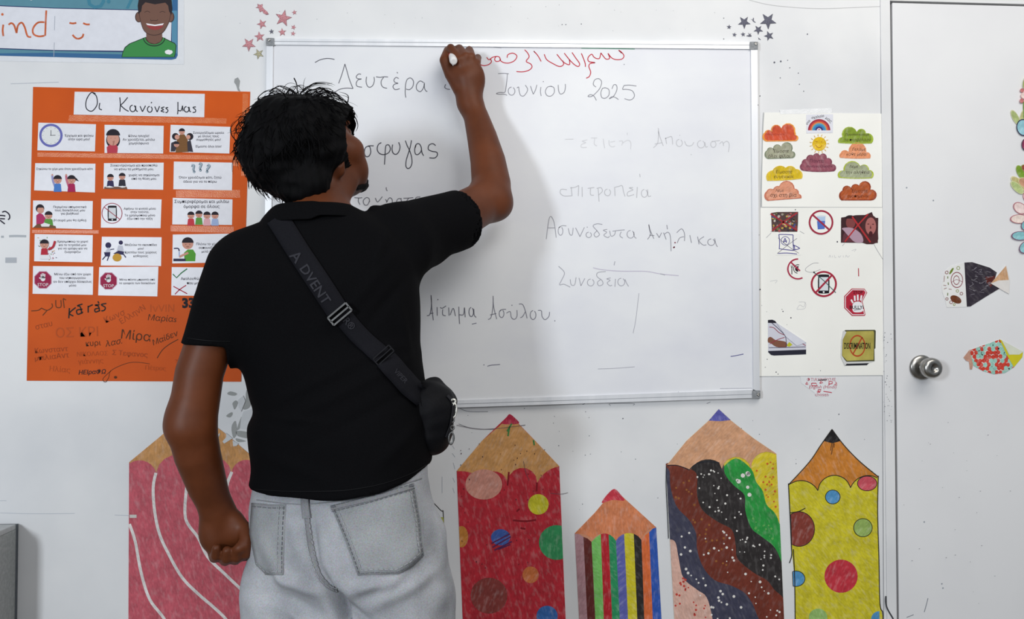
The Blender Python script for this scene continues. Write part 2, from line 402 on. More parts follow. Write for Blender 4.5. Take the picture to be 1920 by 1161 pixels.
for (cx, cy) in ((TL[0]+6.5, TL[1]+6.5), (TR[0]-6.5, TR[1]+6.5), (BR[0]-6.5, BR[1]-6.5), (BL[0]+6.5, BL[1]-6.5)):
    c = slab('corner_cap', lobes([(cx-7.5, cy-7), (cx+7.5, cy-7), (cx+7.5, cy+7), (cx-7.5, cy+7)], 0.03, 3), -0.0002, 0.0150, GREYPL, wb)
    lathe('screw', [(0.0152, 0.0042), (0.0165, 0.0034), (0.0166, 0.0012), (0.0160, 0.001)], W(cx, cy, 0), CHROME, c, 12)
YI = -0.0098
G = lambda v, b=8: M((v, v, v+b))
def word(L, T, w, col, label): tag(strokes('handwritten_word', L, w, col, YI, wb, T), label)
TA = (580, 90, 8.0)
word([[(85, 218), (160, 178), (250, 158), (320, 160), (378, 172)]], TA, 1.5, G(92), 'short dark arc above the date')
word([[(440, 530), (490, 390), (533, 240)], [(533, 240), (560, 330), (600, 470), (655, 608)], [(655, 608), (560, 602), (470, 615), (410, 645), (355, 685)],
      [(775, 395), (740, 390), (705, 425), (715, 455), (760, 465), (780, 465), (730, 480), (703, 530), (720, 575), (790, 588)],
      [(858, 432), (852, 510), (875, 575), (915, 588), (955, 555), (975, 490), (970, 435)],
      [(1000, 432), (1060, 440), (1120, 432), (1180, 435)], [(1115, 440), (1080, 490), (1080, 550), (1110, 590), (1165, 605)],
      [(1315, 362), (1326, 380)], [(1340, 458), (1300, 442), (1268, 480), (1285, 515), (1330, 530), (1275, 545), (1255, 585), (1290, 625), (1355, 610)],
      [(1448, 745), (1438, 680), (1440, 600), (1447, 530), (1470, 470), (1520, 450), (1562, 500), (1550, 580), (1500, 625), (1450, 615)],
      [(1715, 520), (1660, 495), (1610, 550), (1610, 620), (1660, 655), (1700, 620), (1722, 560), (1725, 520), (1725, 590), (1745, 640), (1770, 652)],
      [(2045, 545), (2030, 590), (2065, 615), (2110, 620)]], TA, 1.5, G(108), 'grey word reading Monday in Greek')
TB = (660, 240, 8.0)
word([[(325, 268), (250, 270), (200, 300), (185, 370), (205, 425), (250, 425), (280, 370), (270, 290), (240, 272)],
      [(440, 220), (395, 250), (378, 320), (410, 380), (480, 400), (550, 370), (575, 310), (550, 255), (510, 265), (500, 330), (495, 430), (487, 550)],
      [(610, 250), (600, 320), (620, 380), (665, 395), (705, 350), (720, 280), (700, 215)],
      [(800, 190), (830, 270), (860, 330), (890, 420), (900, 520), (875, 590), (835, 608), (808, 570), (815, 480), (845, 380), (875, 280), (892, 185)],
      [(960, 260), (940, 320), (950, 385), (985, 400), (1030, 360), (1040, 300), (1010, 240), (965, 245), (945, 300)], [(1040, 300), (1050, 370), (1075, 418)],
      [(1255, 265), (1210, 235), (1155, 260), (1145, 320), (1200, 350), (1270, 365), (1280, 410), (1240, 450), (1160, 448)],
      [(20, 240), (60, 300), (40, 380), (-10, 400)]], TB, 1.9, G(84, 10), 'dark word ending in sigma beside the face')
word([[(515, 890), (515, 920), (530, 945)], [(35, 1045), (100, 1050), (155, 1045)], [(100, 1050), (95, 1100), (120, 1150)],
      [(265, 1110), (255, 1060), (215, 1045), (170, 1090), (185, 1150), (230, 1155), (262, 1100)], [(350, 1050), (385, 1110), (455, 1030)],
      [(500, 1070), (530, 1110)], [(515, 1120), (560, 1050), (600, 1070), (605, 1130)], [(745, 1060), (690, 1065), (670, 1110), (700, 1150), (740, 1110), (730, 1060)],
      [(770, 1055), (850, 1052), (920, 1045)], [(850, 1055), (820, 1100), (830, 1150)], [(1025, 1035), (970, 1040), (955, 1070), (1010, 1085), (960, 1100), (970, 1140), (1020, 1150)],
      [(1065, 1060), (1080, 1110), (1110, 1110), (1130, 1060)], [(1270, 1045), (1200, 1055), (1190, 1100), (1230, 1125), (1250, 1085), (1230, 1055)]], TB, 1.7, G(126), 'faded word just above the shoulder')
TC = (880, 80, 6.0)
RED = M((196, 52, 68))
word([[(1715, 118), (1680, 85), (1715, 110), (1740, 150), (1715, 185), (1650, 190), (1600, 170), (1560, 120)], [(1560, 120), (1578, 175), (1540, 185), (1510, 155), (1480, 115)],
      [(1480, 115), (1465, 175), (1430, 178), (1400, 160), (1375, 130), (1335, 170), (1345, 212), (1415, 225), (1360, 235), (1345, 270), (1365, 330), (1350, 380), (1315, 400)],
      [(1260, 120), (1285, 180), (1305, 240), (1305, 272)], [(1155, 110), (1195, 170), (1240, 235), (1225, 268), (1180, 245), (1125, 190), (1068, 118)],
      [(1125, 190), (1130, 240), (1105, 245), (1050, 210), (985, 130)], [(1050, 200), (1060, 245), (1015, 268), (940, 235), (870, 190), (843, 130)],
      [(725, 95), (770, 145), (808, 212)], [(725, 95), (738, 112)], [(1680, 85), (1712, 116)], [(622, 80), (655, 115), (672, 160), (640, 210), (690, 240), (705, 275), (670, 310), (600, 328), (530, 325)],
      [(425, 170), (435, 135), (490, 118), (535, 150), (510, 200), (450, 228), (390, 225), (350, 200), (340, 165), (305, 155), (285, 185), (300, 210), (340, 205), (352, 180)],
      [(300, 155), (260, 165), (222, 192), (195, 165)], [(230, 180), (250, 210), (220, 245), (160, 258), (100, 235), (60, 200)]], TC, 1.75, RED, 'red Arabic script just written along the top')
word([[(325, 348), (385, 345), (445, 350)], [(428, 350), (422, 430), (408, 530), (395, 560), (340, 560), (305, 572), (330, 580), (390, 580), (425, 592)], E(475, 545, 38, 46),
      [(535, 510), (555, 500), (560, 540), (575, 590), (610, 600), (645, 560), (655, 520), (630, 478)], [(688, 488), (705, 540), (720, 580)], [(720, 580), (745, 530), (760, 475)],
      [(805, 500), (800, 550), (808, 600)], [(832, 438)], [(930, 490), (880, 500), (855, 550), (875, 595), (920, 600), (955, 560), (950, 505), (905, 490)],
      [(1000, 475), (1005, 540), (1025, 578), (1065, 560), (1080, 510), (1080, 465)]], TC, 1.3, G(140), 'grey word reading June in Greek')
word([[(1425, 500), (1395, 470), (1410, 420), (1455, 405), (1488, 440), (1470, 510), (1420, 570), (1375, 605), (1335, 605), (1360, 585), (1400, 600), (1430, 650)],
      [(1500, 510), (1480, 560), (1490, 615), (1530, 625), (1570, 590), (1570, 530), (1530, 508), (1500, 515)],
      [(1605, 520), (1625, 475), (1655, 480), (1660, 530), (1625, 600), (1575, 632), (1600, 610), (1640, 615), (1678, 640)],
      [(1740, 482), (1725, 525), (1760, 525), (1830, 540), (1858, 590), (1840, 630), (1800, 645), (1745, 630)], [(1740, 482), (1800, 478), (1880, 488)], [(1742, 245)]], TC, 1.3, G(140), 'grey number 2025')
TD = (1040, 240, 5.647)
word([[(110, 120), (200, 118)], [(345, 125), (290, 140), (330, 155), (285, 175), (285, 205), (340, 205)], [(385, 105), (450, 105)], [(425, 110), (420, 170), (450, 190)],
      [(515, 115), (520, 160), (530, 215)], [(575, 130), (580, 180), (610, 200), (640, 190)], [(640, 140), (590, 150)], [(680, 140), (720, 140), (710, 185)],
      [(720, 160), (770, 130), (805, 150), (805, 225)], [(768, 50), (770, 75)]], TD, 1.2, G(212, 3), 'almost wiped off word')
word([[(1045, 210), (1090, 160), (1100, 60), (1098, 0)], [(1098, 30), (1110, 80), (1150, 190)], [(1060, 170), (1140, 155)], [(1175, 105), (1185, 170)], [(1170, 112), (1205, 98), (1240, 95), (1250, 175)],
      E(1320, 158, 32, 38), [(1325, 78)], [(1375, 140), (1400, 185), (1450, 185), (1475, 150)], [(1445, 282)], E(1550, 172, 38, 40), [(1590, 150), (1600, 200), (1622, 195)],
      [(1750, 132), (1690, 140), (1670, 150)], E(1680, 172, 28, 34), [(1745, 170), (1775, 145), (1790, 190)], [(1785, 165), (1820, 140), (1848, 170), (1840, 255)]], TD, 1.2, G(194, 4), 'faint word reading decision in Greek')
word([[(130, 655), (70, 650), (60, 690), (100, 720), (180, 718)], [(175, 625), (185, 720)], [(165, 635), (215, 628), (255, 608)], [(255, 610), (250, 720)], [(290, 625), (292, 730)],
      [(350, 640), (420, 630)], [(380, 640), (380, 705), (415, 712)], [(460, 640), (465, 700), (470, 780)], [(445, 640), (490, 632), (505, 670), (465, 710)], E(560, 682, 32, 36),
      [(635, 625), (640, 720)], [(640, 628), (680, 618), (715, 612), (728, 670), (745, 725)], [(830, 630), (790, 635), (830, 655), (775, 680), (775, 720), (840, 705)],
      [(875, 625), (868, 740)], [(900, 485), (905, 520)], E(950, 692, 32, 42), [(985, 650), (990, 720), (1020, 720)]], TD, 1.25, G(190, 4), 'faint word reading commission in Greek')
TE = (1010, 400, 5.486)
word([[(78, 265), (95, 130), (110, 50), (130, 35), (160, 100), (180, 250)], [(90, 150), (165, 150)], [(285, 130), (240, 128), (205, 150)], E(225, 182, 24, 44), [(305, 155), (320, 215), (345, 220), (355, 150)],
      [(380, 150), (425, 240)], [(425, 240), (470, 145)], E(515, 222, 28, 28), [(500, 143)], [(655, 115), (600, 108), (560, 130), (600, 180), (625, 220), (590, 245), (570, 215), (600, 180)],
      [(705, 165), (665, 175), (700, 195), (670, 225), (710, 250), (730, 235)], [(730, 180), (745, 235), (780, 220), (790, 185)], [(760, 185), (830, 175), (885, 170)],
      [(850, 190), (835, 230), (865, 255)], E(945, 216, 36, 40), [(978, 190), (985, 240), (1005, 258)]], TE, 1.3, G(162), 'grey word reading unaccompanied in Greek')
word([[(1120, 268), (1150, 220), (1140, 170), (1133, 115)], [(1133, 115), (1150, 180), (1185, 262)], [(1140, 225), (1190, 230)], [(1212, 205), (1240, 250)], [(1240, 250), (1265, 200)],
      [(1285, 200), (1312, 270)], [(1295, 215), (1330, 195), (1355, 240), (1362, 390)], [(1318, 120), (1325, 165)], [(1420, 200), (1470, 160), (1500, 210), (1500, 285)],
      [(1495, 240), (1450, 255), (1425, 305)], [(1555, 225), (1572, 305)], [(1635, 240), (1650, 320)], [(1700, 240), (1650, 280), (1690, 325), (1725, 325)], E(1775, 297, 36, 34), [(1810, 260), (1825, 320), (1840, 345)]],
     TE, 1.3, G(146), 'grey word reading minors in Greek')
word([[(205, 545), (265, 610), (240, 680), (215, 735), (260, 730), (325, 760)], [(785, 495), (775, 535)], [(325, 680), (335, 735), (370, 735), (385, 660)], [(415, 665), (435, 745)], [(435, 745), (475, 670)],
      E(535, 712, 34, 36), [(690, 600), (610, 610), (600, 650), (650, 690), (660, 730), (620, 745), (605, 710), (640, 680)], [(740, 665), (700, 675), (735, 690), (705, 715), (730, 745), (755, 740)],
      [(790, 675), (785, 755)], E(850, 707, 36, 40), [(888, 680), (905, 720), (925, 752)]], TE, 1.3, G(168), 'grey word reading escort in Greek')
strokes('red_dots', [[(1403, 302)], [(1395, 348)], [(1390, 352)]], 1.9, M((120, 40, 60)), YI, wb, TE)
strokes('wiped_smear', [[(560, 560), (650, 580), (850, 596), (1100, 598), (1260, 625), (1440, 642)]], 1.5, M((196, 190, 206)), YI+0.00003, wb, TE)
strokes('pen_mark', [[(1250, 622), (1300, 636)]], 1.2, G(160), YI, wb, TE)
TF = (790, 550, 7.111)
word([[(75, 300), (115, 280), (135, 150), (130, 25)], [(130, 25), (140, 200), (160, 360)], [(110, 272), (160, 265)], [(210, 185), (212, 300)], [(220, 85)], [(250, 190), (280, 200), (330, 168)],
      [(285, 215), (285, 285), (325, 302)], [(365, 190), (370, 300)], [(385, 290), (425, 200), (455, 305)], [(500, 180), (503, 300), (510, 410)], [(505, 285), (560, 285), (575, 190)], [(575, 190), (585, 320)],
      E(665, 250, 30, 62), [(700, 210), (705, 290), (732, 322)]], TF, 1.6, G(116, 12), 'grey word reading request in Greek')
word([[(890, 350), (930, 320), (955, 180), (957, 35)], [(957, 35), (965, 180), (1005, 345)], [(915, 290), (1000, 270)], [(1130, 215), (1075, 218), (1050, 240)], E(1070, 272, 32, 52),
      [(1135, 265), (1185, 245), (1200, 320), (1240, 348), (1275, 310), (1275, 225)], [(1208, 160)], [(1300, 145), (1350, 150), (1385, 230), (1410, 335)], [(1390, 240), (1350, 310), (1320, 325)],
      E(1490, 290, 38, 60), [(1555, 230), (1600, 235), (1610, 310), (1650, 352), (1700, 310), (1710, 250)], [(1780, 368)]], TF, 1.45, G(132, 12), 'grey word reading asylum in Greek')
strokes('pen_mark', [[(835, 955)], [(880, 975), (930, 960), (1050, 950)], [(675, 412), (735, 398)]], 1.3, G(104, 20), YI, wb, TF)
strokes('pen_mark', [[(1370, 668.5), (1380, 667), (1394, 664)]], 1.4, M((84, 84, 140)), YI, wb)
strokes('pen_mark', [[(1121, 692), (1150, 691), (1190, 688)], [(1187, 625), (1192, 600), (1198, 550)], [(505, 95)], [(1272, 735)], [(1250, 738)], [(940, 90), (925, 88)], [(1350, 729), (1410, 728)], [(940, 749), (1010, 746)]], 0.9, G(165, 10), YI, wb)
strokes('green_ink_trace', [[(1090, 90.5), (1140, 91), (1190, 92)]], 1.5, M((120, 178, 150)), YI, wb)

# ================================================================ orange poster with the rules
ORG = noise_mat('orange_card', (200, 82, 18), (210, 88, 20), 8, 0.5, 0.0, spec=0.12)
po = tag(empty('rules_poster', W(258, 440, 0)), 'orange poster titled in Greek with fifteen small white rule cards, left of the man', 'poster')
slab('backing_card', [(62, 163), (469, 172), (452, 716), (50, 714)], -0.0004, 0.0012, ORG, po)
PW = M((226, 226, 232), 'paper', 0.3)
INK = M((62, 60, 72)); BLK = M((30, 28, 34))
ti = slab('title_strip', [(140, 172), (384, 176), (383, 220), (138, 215)], -0.0017, 0.0006, PW, po)
TT = (0, 0, 2.902)
strokes('handwriting', [[(520, 510), (495, 505), (470, 545), (470, 590), (500, 605), (528, 570), (525, 525), (505, 505)], [(543, 560), (540, 590), (555, 598)],
    [(652, 530), (655, 570), (652, 608)], [(695, 530), (670, 560), (655, 572)], [(655, 572), (680, 595), (700, 606)], E(722, 590, 15, 18), [(738, 575), (740, 600), (750, 607)],
    [(762, 578), (775, 608)], [(775, 608), (792, 575)], E(815, 595, 13, 16), [(822, 562), (826, 555)], [(842, 580), (855, 610)], [(855, 610), (868, 578)], [(895, 582), (878, 588), (890, 597), (876, 604), (895, 611)],
    [(915, 585), (902, 588), (914, 600), (908, 612), (900, 612)], [(968, 555), (968, 600), (966, 622)], [(968, 600), (985, 602), (993, 575)], [(993, 575), (996, 605)], E(1015, 595, 13, 15), [(1029, 582), (1032, 605), (1040, 608)],
    [(1066, 582), (1050, 585), (1064, 598), (1062, 610), (1048, 612)]], 1.9, M((36, 38, 48)), -0.0024, ti, TT)
SK = M((206, 150, 132)); SK2 = M((170, 116, 100)); HB = M((38, 32, 40)); CRM = M((168, 36, 84)); GRN = M((92, 152, 66)); BLU = M((76, 124, 196)); NAVY = M((52, 48, 84))
WHT = M((232, 232, 234)); BRN = M((122, 84, 48))
cards = {}
def card(key, q, label):
    c = tag(slab('rule_card', q, -0.0017, 0.0005, PW, po), label); cards[key] = c; return c
cy0 = -0.00235
def kid(a, x, y, r, shirt, hw=None, body=True):
    hw = hw or r*1.15
    if body: a.add([[(x-hw, y+r*3.0), (x+hw, y+r*3.0), (x+hw*0.8, y+r*1.1), (x+hw*.3, y+r*0.85), (x-hw*.3, y+r*.85), (x-hw*0.8, y+r*1.1)]], shirt)
    a.add([ell(x, y, r, n=18)], SK)
    a.add([ell(x, y-r*0.15, r*1.05, r*1.0, n=14, a0=180, a1=360)], HB)
    a.add([ell(x-r*.35, y+r*.15, r*.14, n=6), ell(x+r*.35, y+r*.15, r*.14, n=6), ell(x, y+r*.55, r*.3, r*.14, n=8)], SK2)
C = {}
c = card(1, [(72, 230), (180, 233), (178, 284), (70, 282)], 'rule card with a blue clock')
a = Art(cy0); a.add([ell(95.5, 254, 22, 22)], M((104, 106, 176))); a.add([ell(95.5, 254, 17.6)], M((224, 226, 226)))
a.add([[(95.5+14*math.cos(R(t)), 254+14*math.sin(R(t))), (95.5+16*math.cos(R(t+2)), 254+16*math.sin(R(t+2))), (95.5+16*math.cos(R(t-2)), 254+16*math.sin(R(t-2)))] for t in range(0, 360, 30)], M((120, 120, 126)))
a.add(ribbon([(95.5, 254), (95.5, 244)], 1.1, False)+ribbon([(94, 254), (104, 253.6)], 1.1, False), M((80, 80, 88))); a.build('printed_clock', c)
def ctext(c, items):
    a = Art(cy0-0.0004)
    for (s, x, y, w, lh) in items: a.text(s, x, y, INK, w=w, bold=0.004, lh=lh)
    a.build('printed_text', c)
ctext(c, [('Έρχομαι και φεύγω\nστην ώρα μου!', 148, 258, 54, 1.15)])
c = card(2, [(196, 234), (307, 236), (306, 288), (196, 287)], 'rule card with a dark haired child in red')
a = Art(cy0); a.add([ell(212, 263, 13, 15)], HB); a.add([[(201, 287), (200, 276), (206, 271), (218, 271), (221, 277), (220, 287)]], M((184, 62, 78))); a.add([ell(212, 261, 11.5, 12)], SK)
a.add([ell(212, 254, 13, 12, a0=180, a1=360)], HB); a.add([ell(208, 259, 1.6, .5, n=8), ell(216, 259, 1.6, .5, n=8), ell(212, 266, 1.6, .8, n=8)]+ribbon([(212, 273), (214, 264)], 2.4, False), SK2); a.build('printed_child', c)
ctext(c, [('Κάνω ησυχία!\nΑν χρειάζεται, μιλάω\nχαμηλόφωνα', 260, 262, 60, 1.15)])
c = card(3, [(320, 234), (432, 238), (430, 288), (318, 285)], 'rule card with a group hugging')
a = Art(cy0); a.add([[(329, 286), (332, 258), (338, 252), (346, 252), (352, 262), (354, 285)]], BRN); kid(a, 341, 247, 5.6, CRM, body=False)
a.add([ell(329, 256, 6.5)], HB); a.add([ell(332, 257, 4.5)], SK); a.add([ell(356, 256, 6.5)], HB); a.add([ell(353, 257, 4)], SK)
a.add([[(352, 284), (351, 266), (357, 262), (362, 285)], [(320, 284), (321, 268), (330, 264), (333, 270), (328, 284)]], M((58, 54, 64))); kid(a, 331, 271, 5, WHT, body=False); a.build('printed_group', c)
ctext(c, [('Συνεργάζομαι ωραία\nμε όλους τους\nσυμμαθητές μου!\n\nΕίμαστε όλοι ίσοι!', 391, 262, 58, 1.1)])
c = card(4, [(66, 306), (179, 307), (178, 361), (64, 357)], 'rule card with two children raising hands')
a = Art(cy0)
for x, s, ar in ((108, BLU, M((150, 150, 196))), (134, CRM, M((196, 110, 130)))):
    a.add(ribbon([(x-5, 350), (x-9, 338), (x-10, 329)], 4, True), ar); a.add([ell(x-10, 328, 1.8, n=8)], SK)
    kid(a, x, 337, 7.6, s, hw=7.5)
a.add([[(141, 338), (148, 340), (142, 333)]], HB); a.build('printed_children', c)
ctext(c, [('Σηκώνω το χέρι μου όταν χρειάζομαι κάτι', 121, 317, 106, 1)])
c = card(5, [(195, 306), (307, 305), (306, 356), (194, 354)], 'rule card with two pupils reading at a desk')
a = Art(cy0); kid(a, 207, 333, 6, NAVY); kid(a, 229, 331, 6, M((48, 48, 58))); a.add([[(196, 350), (237, 350), (239, 355), (195, 354)]], M((116, 84, 70))); a.add([[(197, 351), (205, 348.5), (214, 351), (206, 352)], [(222, 350), (230, 348.5), (236, 351), (229, 352)]], WHT); a.build('printed_pupils', c)
ctext(c, [('Συγκεντρώνομαι και προσπαθώ\nνα κάνω τα μαθήματά μου,', 251, 314, 88, 1.2), ('χωρίς να σηκώνομαι\nαπό τη θέση μου.', 270, 332, 58, 1.15)])
c = card(6, [(326, 303), (436, 305), (435, 357), (325, 355)], 'rule card with three question marks')
a = Art(cy0)
for x, y, r in ((363, 316, -12), (376, 313, 0), (390, 316, 14)):
    a.text('?', x, y, M((112, 128, 142)), h=18, bold=0.06, rot=r); a.text('?', x, y, M((168, 182, 192)), h=17, bold=0.0, rot=r)
a.build('printed_question_marks', c)
ctext(c, [('Όταν χρειάζομαι κάτι, ζητώ\nάδεια για να το πάρω', 375, 337, 80, 1.25)])
c = card(7, [(62, 376), (174, 377), (173, 430), (61, 427)], 'rule card with a teacher helping a child')
a = Art(cy0); a.add([ell(75, 391, 8)], HB); a.add([[(68, 424), (68, 404), (74, 399), (80, 402), (86, 410), (82, 418), (76, 424)]], M((176, 50, 100))); a.add([ell(76, 394, 6.4)], SK); a.add([ell(75, 389.5, 7.5, 5, a0=180, a1=360)], HB)
kid(a, 91, 404, 7, GRN, hw=9); a.add([[(62, 427), (70, 420), (86, 420), (104, 424), (105, 428)]], M((112, 80, 56))); a.add([[(76, 421), (84, 418), (94, 421), (92, 425), (78, 425)]], WHT); a.build('printed_helper', c)
ctext(c, [('Περιμένω υπομονετικά\nτους δασκάλους μου\nγια βοήθεια!\n\n(Η σειρά μου θα έρθει)', 131, 401, 62, 1.08)])
NOR = M((158, 44, 66))
def nosign(a, x, y, r, w, slash=45, mat=None):
    mat = mat or NOR
    dx, dy = (r-w/2)*math.cos(R(slash)), (r-w/2)*math.sin(R(slash))
    a.add(ring(x, y, r-w, r), mat); a.add(ribbon([(x-dx, y-dy), (x+dx, y+dy)], w, False), mat)
def phone(a, x0, y0, x1, y1):
    a.add([lobes([(x0, y0), (x1, y0), (x1, y1), (x0, y1)], 0.03, 3)], BLK); a.add([rect(x0+(x1-x0)*.08, y0+(y1-y0)*.13, x1-(x1-x0)*.08, y1-(y1-y0)*.15)], M((214, 218, 222))); a.add([ell((x0+x1)/2, y1-(y1-y0)*.07, (x1-x0)*.09, n=8)], WHT)
c = card(8, [(190, 373), (303, 374), (301, 428), (189, 427)], 'rule card with a crossed out phone')
a = Art(cy0); phone(a, 202.5, 386, 218.5, 414); nosign(a, 210, 400, 19.5, 1.3, 38); a.build('printed_phone_sign', c)
ctext(c, [('Αφήνω το κινητό μέσα\nστην τσάντα.\nΤο χρησιμοποιώ μόνο\nέξω από την τάξη', 262, 401, 60, 1.1)])
c = card(9, [(324, 371), (436, 374), (435, 422), (323, 421)], 'rule card with four children in a row')
a = Art(cy0)
for x, s in ((358, M((196, 60, 70))), (373, GRN), (388, M((222, 168, 176))), (403, M((160, 178, 214)))): kid(a, x, 404 if x != 373 else 402, 6.4, s, hw=7)
a.build('printed_children', c)
ctext(c, [('Συμπεριφέρομαι και μιλάω\nόμορφα σε όλους', 378, 383, 102, 1.15)])
c = card(10, [(65, 439), (174, 441), (173, 492), (64, 490)], 'rule card with a child painting in red')
a = Art(cy0)
for k in range(26):
    x, y = random.uniform(67, 107), random.uniform(444, 488)
    a.add([ell(x, y, 1.6, .6, n=6, rot=random.uniform(0, 180))], [GRN, CRM, NAVY, M((206, 150, 60))][k % 4])
kid(a, 83, 458, 8, M((184, 44, 60)), hw=7); a.add(ribbon([(90, 468), (99, 463), (103, 452)], 4), M((184, 44, 60))); a.add([[(76, 478), (92, 478), (95, 486), (75, 486)]], WHT); a.build('printed_painter', c)
ctext(c, [('Χρησιμοποιώ το χαρτί\nκαι το τετράδιό μου\nγια να γράφω και να\nζωγραφίζω', 136, 463, 58, 1.15)])
c = card(11, [(191, 444), (303, 445), (302, 499), (189, 498)], 'rule card with two pupils collecting rubbish')
a = Art(cy0); a.add([ell(203, 460, 5.5), ell(226.5, 455, 4)], NAVY); a.add([[(197, 472), (203, 464), (208, 468), (206, 474)], [(219, 470), (222, 460), (230, 461), (232, 470), (224, 474)]], M((198, 200, 212)))
a.add([[(195, 473), (207, 473), (206, 481), (197, 481)], [(212, 476), (222, 470), (233, 472), (231, 478)]], NAVY)
a.add(ribbon([(198, 480), (192, 487)], 2)+ribbon([(204, 480), (201, 489)], 2)+ribbon([(231, 476), (236, 483)], 2)+ribbon([(207, 468), (214, 467)], 1.6), NAVY); a.add([ell(219.5, 483, 8.5, 7.5)], M((204, 156, 60))); a.build('printed_cleaning', c)
ctext(c, [('Μαζεύω τα σκουπίδια\nμου!\nΚρατάω τους χώρους\nκαθαρούς', 264, 470, 60, 1.2)])
c = card(12, [(324, 440), (436, 438), (435, 492), (323, 494)], 'rule card with a child washing hands')
a = Art(cy0); a.add([[(346, 490), (345, 474), (352, 468), (362, 468), (367, 476), (366, 490)]], M((86, 156, 56))); kid(a, 352, 457, 10.5, GRN, body=False); a.add(ribbon([(353, 474), (342, 479), (336, 482)], 4), SK)
a.add([rect(325, 485, 348, 490)], M((58, 58, 82))); a.add(ribbon([(326, 466), (334, 466), (336, 471)], 2.2), NAVY); a.add(ribbon([(336, 472), (336, 481)], 1.6), M((150, 170, 216))); a.build('printed_child', c)
ctext(c, [('Πλένω τα χέρια\nσαπουνίζω τ\nμετά την', 390, 465, 44, 1.2)])
def stopsign(a, x, y, r):
    o = [(x+r*math.cos(R(22.5+45*k)), y+r*math.sin(R(22.5+45*k))) for k in range(8)]; i = [(x+r*.92*math.cos(R(22.5+45*k)), y+r*.92*math.sin(R(22.5+45*k))) for k in range(8)]
    a.add([o], M((190, 130, 150))); a.add([i], M((156, 36, 74)))
    a.add([ell(x, y-2.5, 4.5, 5)]+[r_ for k, (dx, l) in enumerate(((-3.4, 7.5), (-1.2, 9.5), (1.2, 9.3), (3.4, 8))) for r_ in ribbon([(x+dx*0.9, y-3), (x+dx*1.1, y-3-l)], 1.7, False)]+ribbon([(x-3, y-1), (x-7, y-4.5)], 1.9, False), WHT)
    a.text('STOP', x, y+9, WHT, w=r*1.15, bold=0.0)
c = card(13, [(62, 499), (175, 500), (174, 553), (61, 551)], 'lower left rule card with a stop hand sign')
a = Art(cy0); stopsign(a, 80.5, 525, 17.6); a.build('printed_stop_sign', c)
ctext(c, [('Μένω έξω από τον χώρο\nτου νηπιαγωγείου\nαν δεν υπάρχει δάσκαλος\nμέσα', 136, 525, 72, 1.2)])
c = card(14, [(186, 501), (297, 500), (295, 556), (184, 554)], 'lower middle rule card with a stop hand sign')
a = Art(cy0); stopsign(a, 203.5, 527, 17.2); a.build('printed_stop_sign', c)
ctext(c, [('Μένω πάντα μπροστά από\nτα γραφεία των δασκάλων', 257, 528, 68, 1.25)])
c = card(15, [(322, 501), (434, 502), (433, 556), (321, 554)], 'rule card with green tick and red cross')
a = Art(cy0); a.add(ribbon([(324, 514), (331, 521), (340, 512), (351, 504)], 2.2, False), M((62, 122, 80))); a.add(ribbon([(325, 537), (338, 544), (351, 551)], 1.8)+ribbon([(349, 535), (337, 543), (328, 552)], 1.8), M((176, 38, 62))); a.build('printed_tick_and_cross', c)
ctext(c, [('Ακολουθώ τις οδηγίες\nπου μου δίνουν', 375, 527, 72, 1.2)])
# clear tape strips and names in felt pen
TAPE = noise_mat('clear_tape', (206, 98, 38), (216, 118, 62), 60, 0.3, 0.2, spec=0.3)
for q in ([(130, 216), (425, 222), (424, 232), (128, 227)], [(70, 286), (440, 292), (440, 300), (70, 294)], [(437, 296), (447, 297), (447, 312), (437, 311)],
          [(330, 357), (450, 356), (450, 371), (330, 370)], [(320, 423), (438, 425), (438, 437), (320, 434)], [(60, 431), (185, 432), (185, 438), (60, 437)], [(455, 175), (466, 176), (463, 330), (452, 330)]):
    slab('tape_strip', q, -0.0016, 0.00012, TAPE, po)
a = Art(-0.0019)
DI = M((84, 46, 24)); FI = M((160, 70, 30)); FI2 = M((182, 80, 32))
TN = (50, 550, 4.683)
NK = [0]
def nm(s, x, y, w, rot, mat, bold=0.0, shear=0.0): NK[0] += 1; a2 = Art(-0.0019-0.00003*NK[0]); a2.text(s, 50+x/4.683, 550+y/4.683, mat, w=w/4.683, rot=rot, bold=bold, shear=shear); a2.build('signature', po)
a.add([q for s in [[(375, 130), (370, 220)], [(430, 125), (375, 175), (410, 200)], [(490, 95), (445, 110), (470, 120), (485, 180)], [(490, 140), (440, 150), (450, 185), (495, 165)], [(540, 110), (540, 170)], [(540, 120), (580, 100)],
                   [(640, 100), (600, 105), (630, 115), (640, 160)], [(640, 130), (600, 140), (605, 165), (645, 150)], [(625, 70), (635, 90)], [(700, 90), (655, 100), (690, 125), (680, 150), (655, 155)]] for q in ribbon(tf(s, *TN), 2.5)], M((40, 34, 30)))
a.add([q for s in [[(40, 155), (100, 150), (130, 130)], [(130, 130), (180, 150), (225, 120), (220, 90)], [(180, 150), (140, 195)], [(255, 60), (260, 120), (300, 120), (300, 60)], [(320, 45), (345, 60)], [(320, 50), (330, 130)], [(100, 180)]] for q in ribbon(tf(s, *TN), 1.8)], M((104, 56, 26)))
nm('Κωνσ', 770, 200, 190, -24, FI); nm('ΕΛληνΝ', 930, 190, 250, -32, FI); nm('IνVIΝ', 1190, 130, 210, 0, FI2); nm('Μαρίαs', 1190, 225, 250, 4, DI, shear=.1); nm('33', 1420, 85, 110, -2, BLK, 0.05)
nm('σταυ', 150, 285, 150, -14, FI); nm('ΟΣ ΚΡΙ', 440, 340, 370, -2, FI2); nm('κυρι', 585, 450, 130, -4, DI); nm('λασ.', 760, 430, 150, -12, DI, shear=.3); nm('Μίρα', 960, 380, 260, 6, DI); nm('Μαίδεν', 1215, 390, 240, -22, DI, shear=.2)
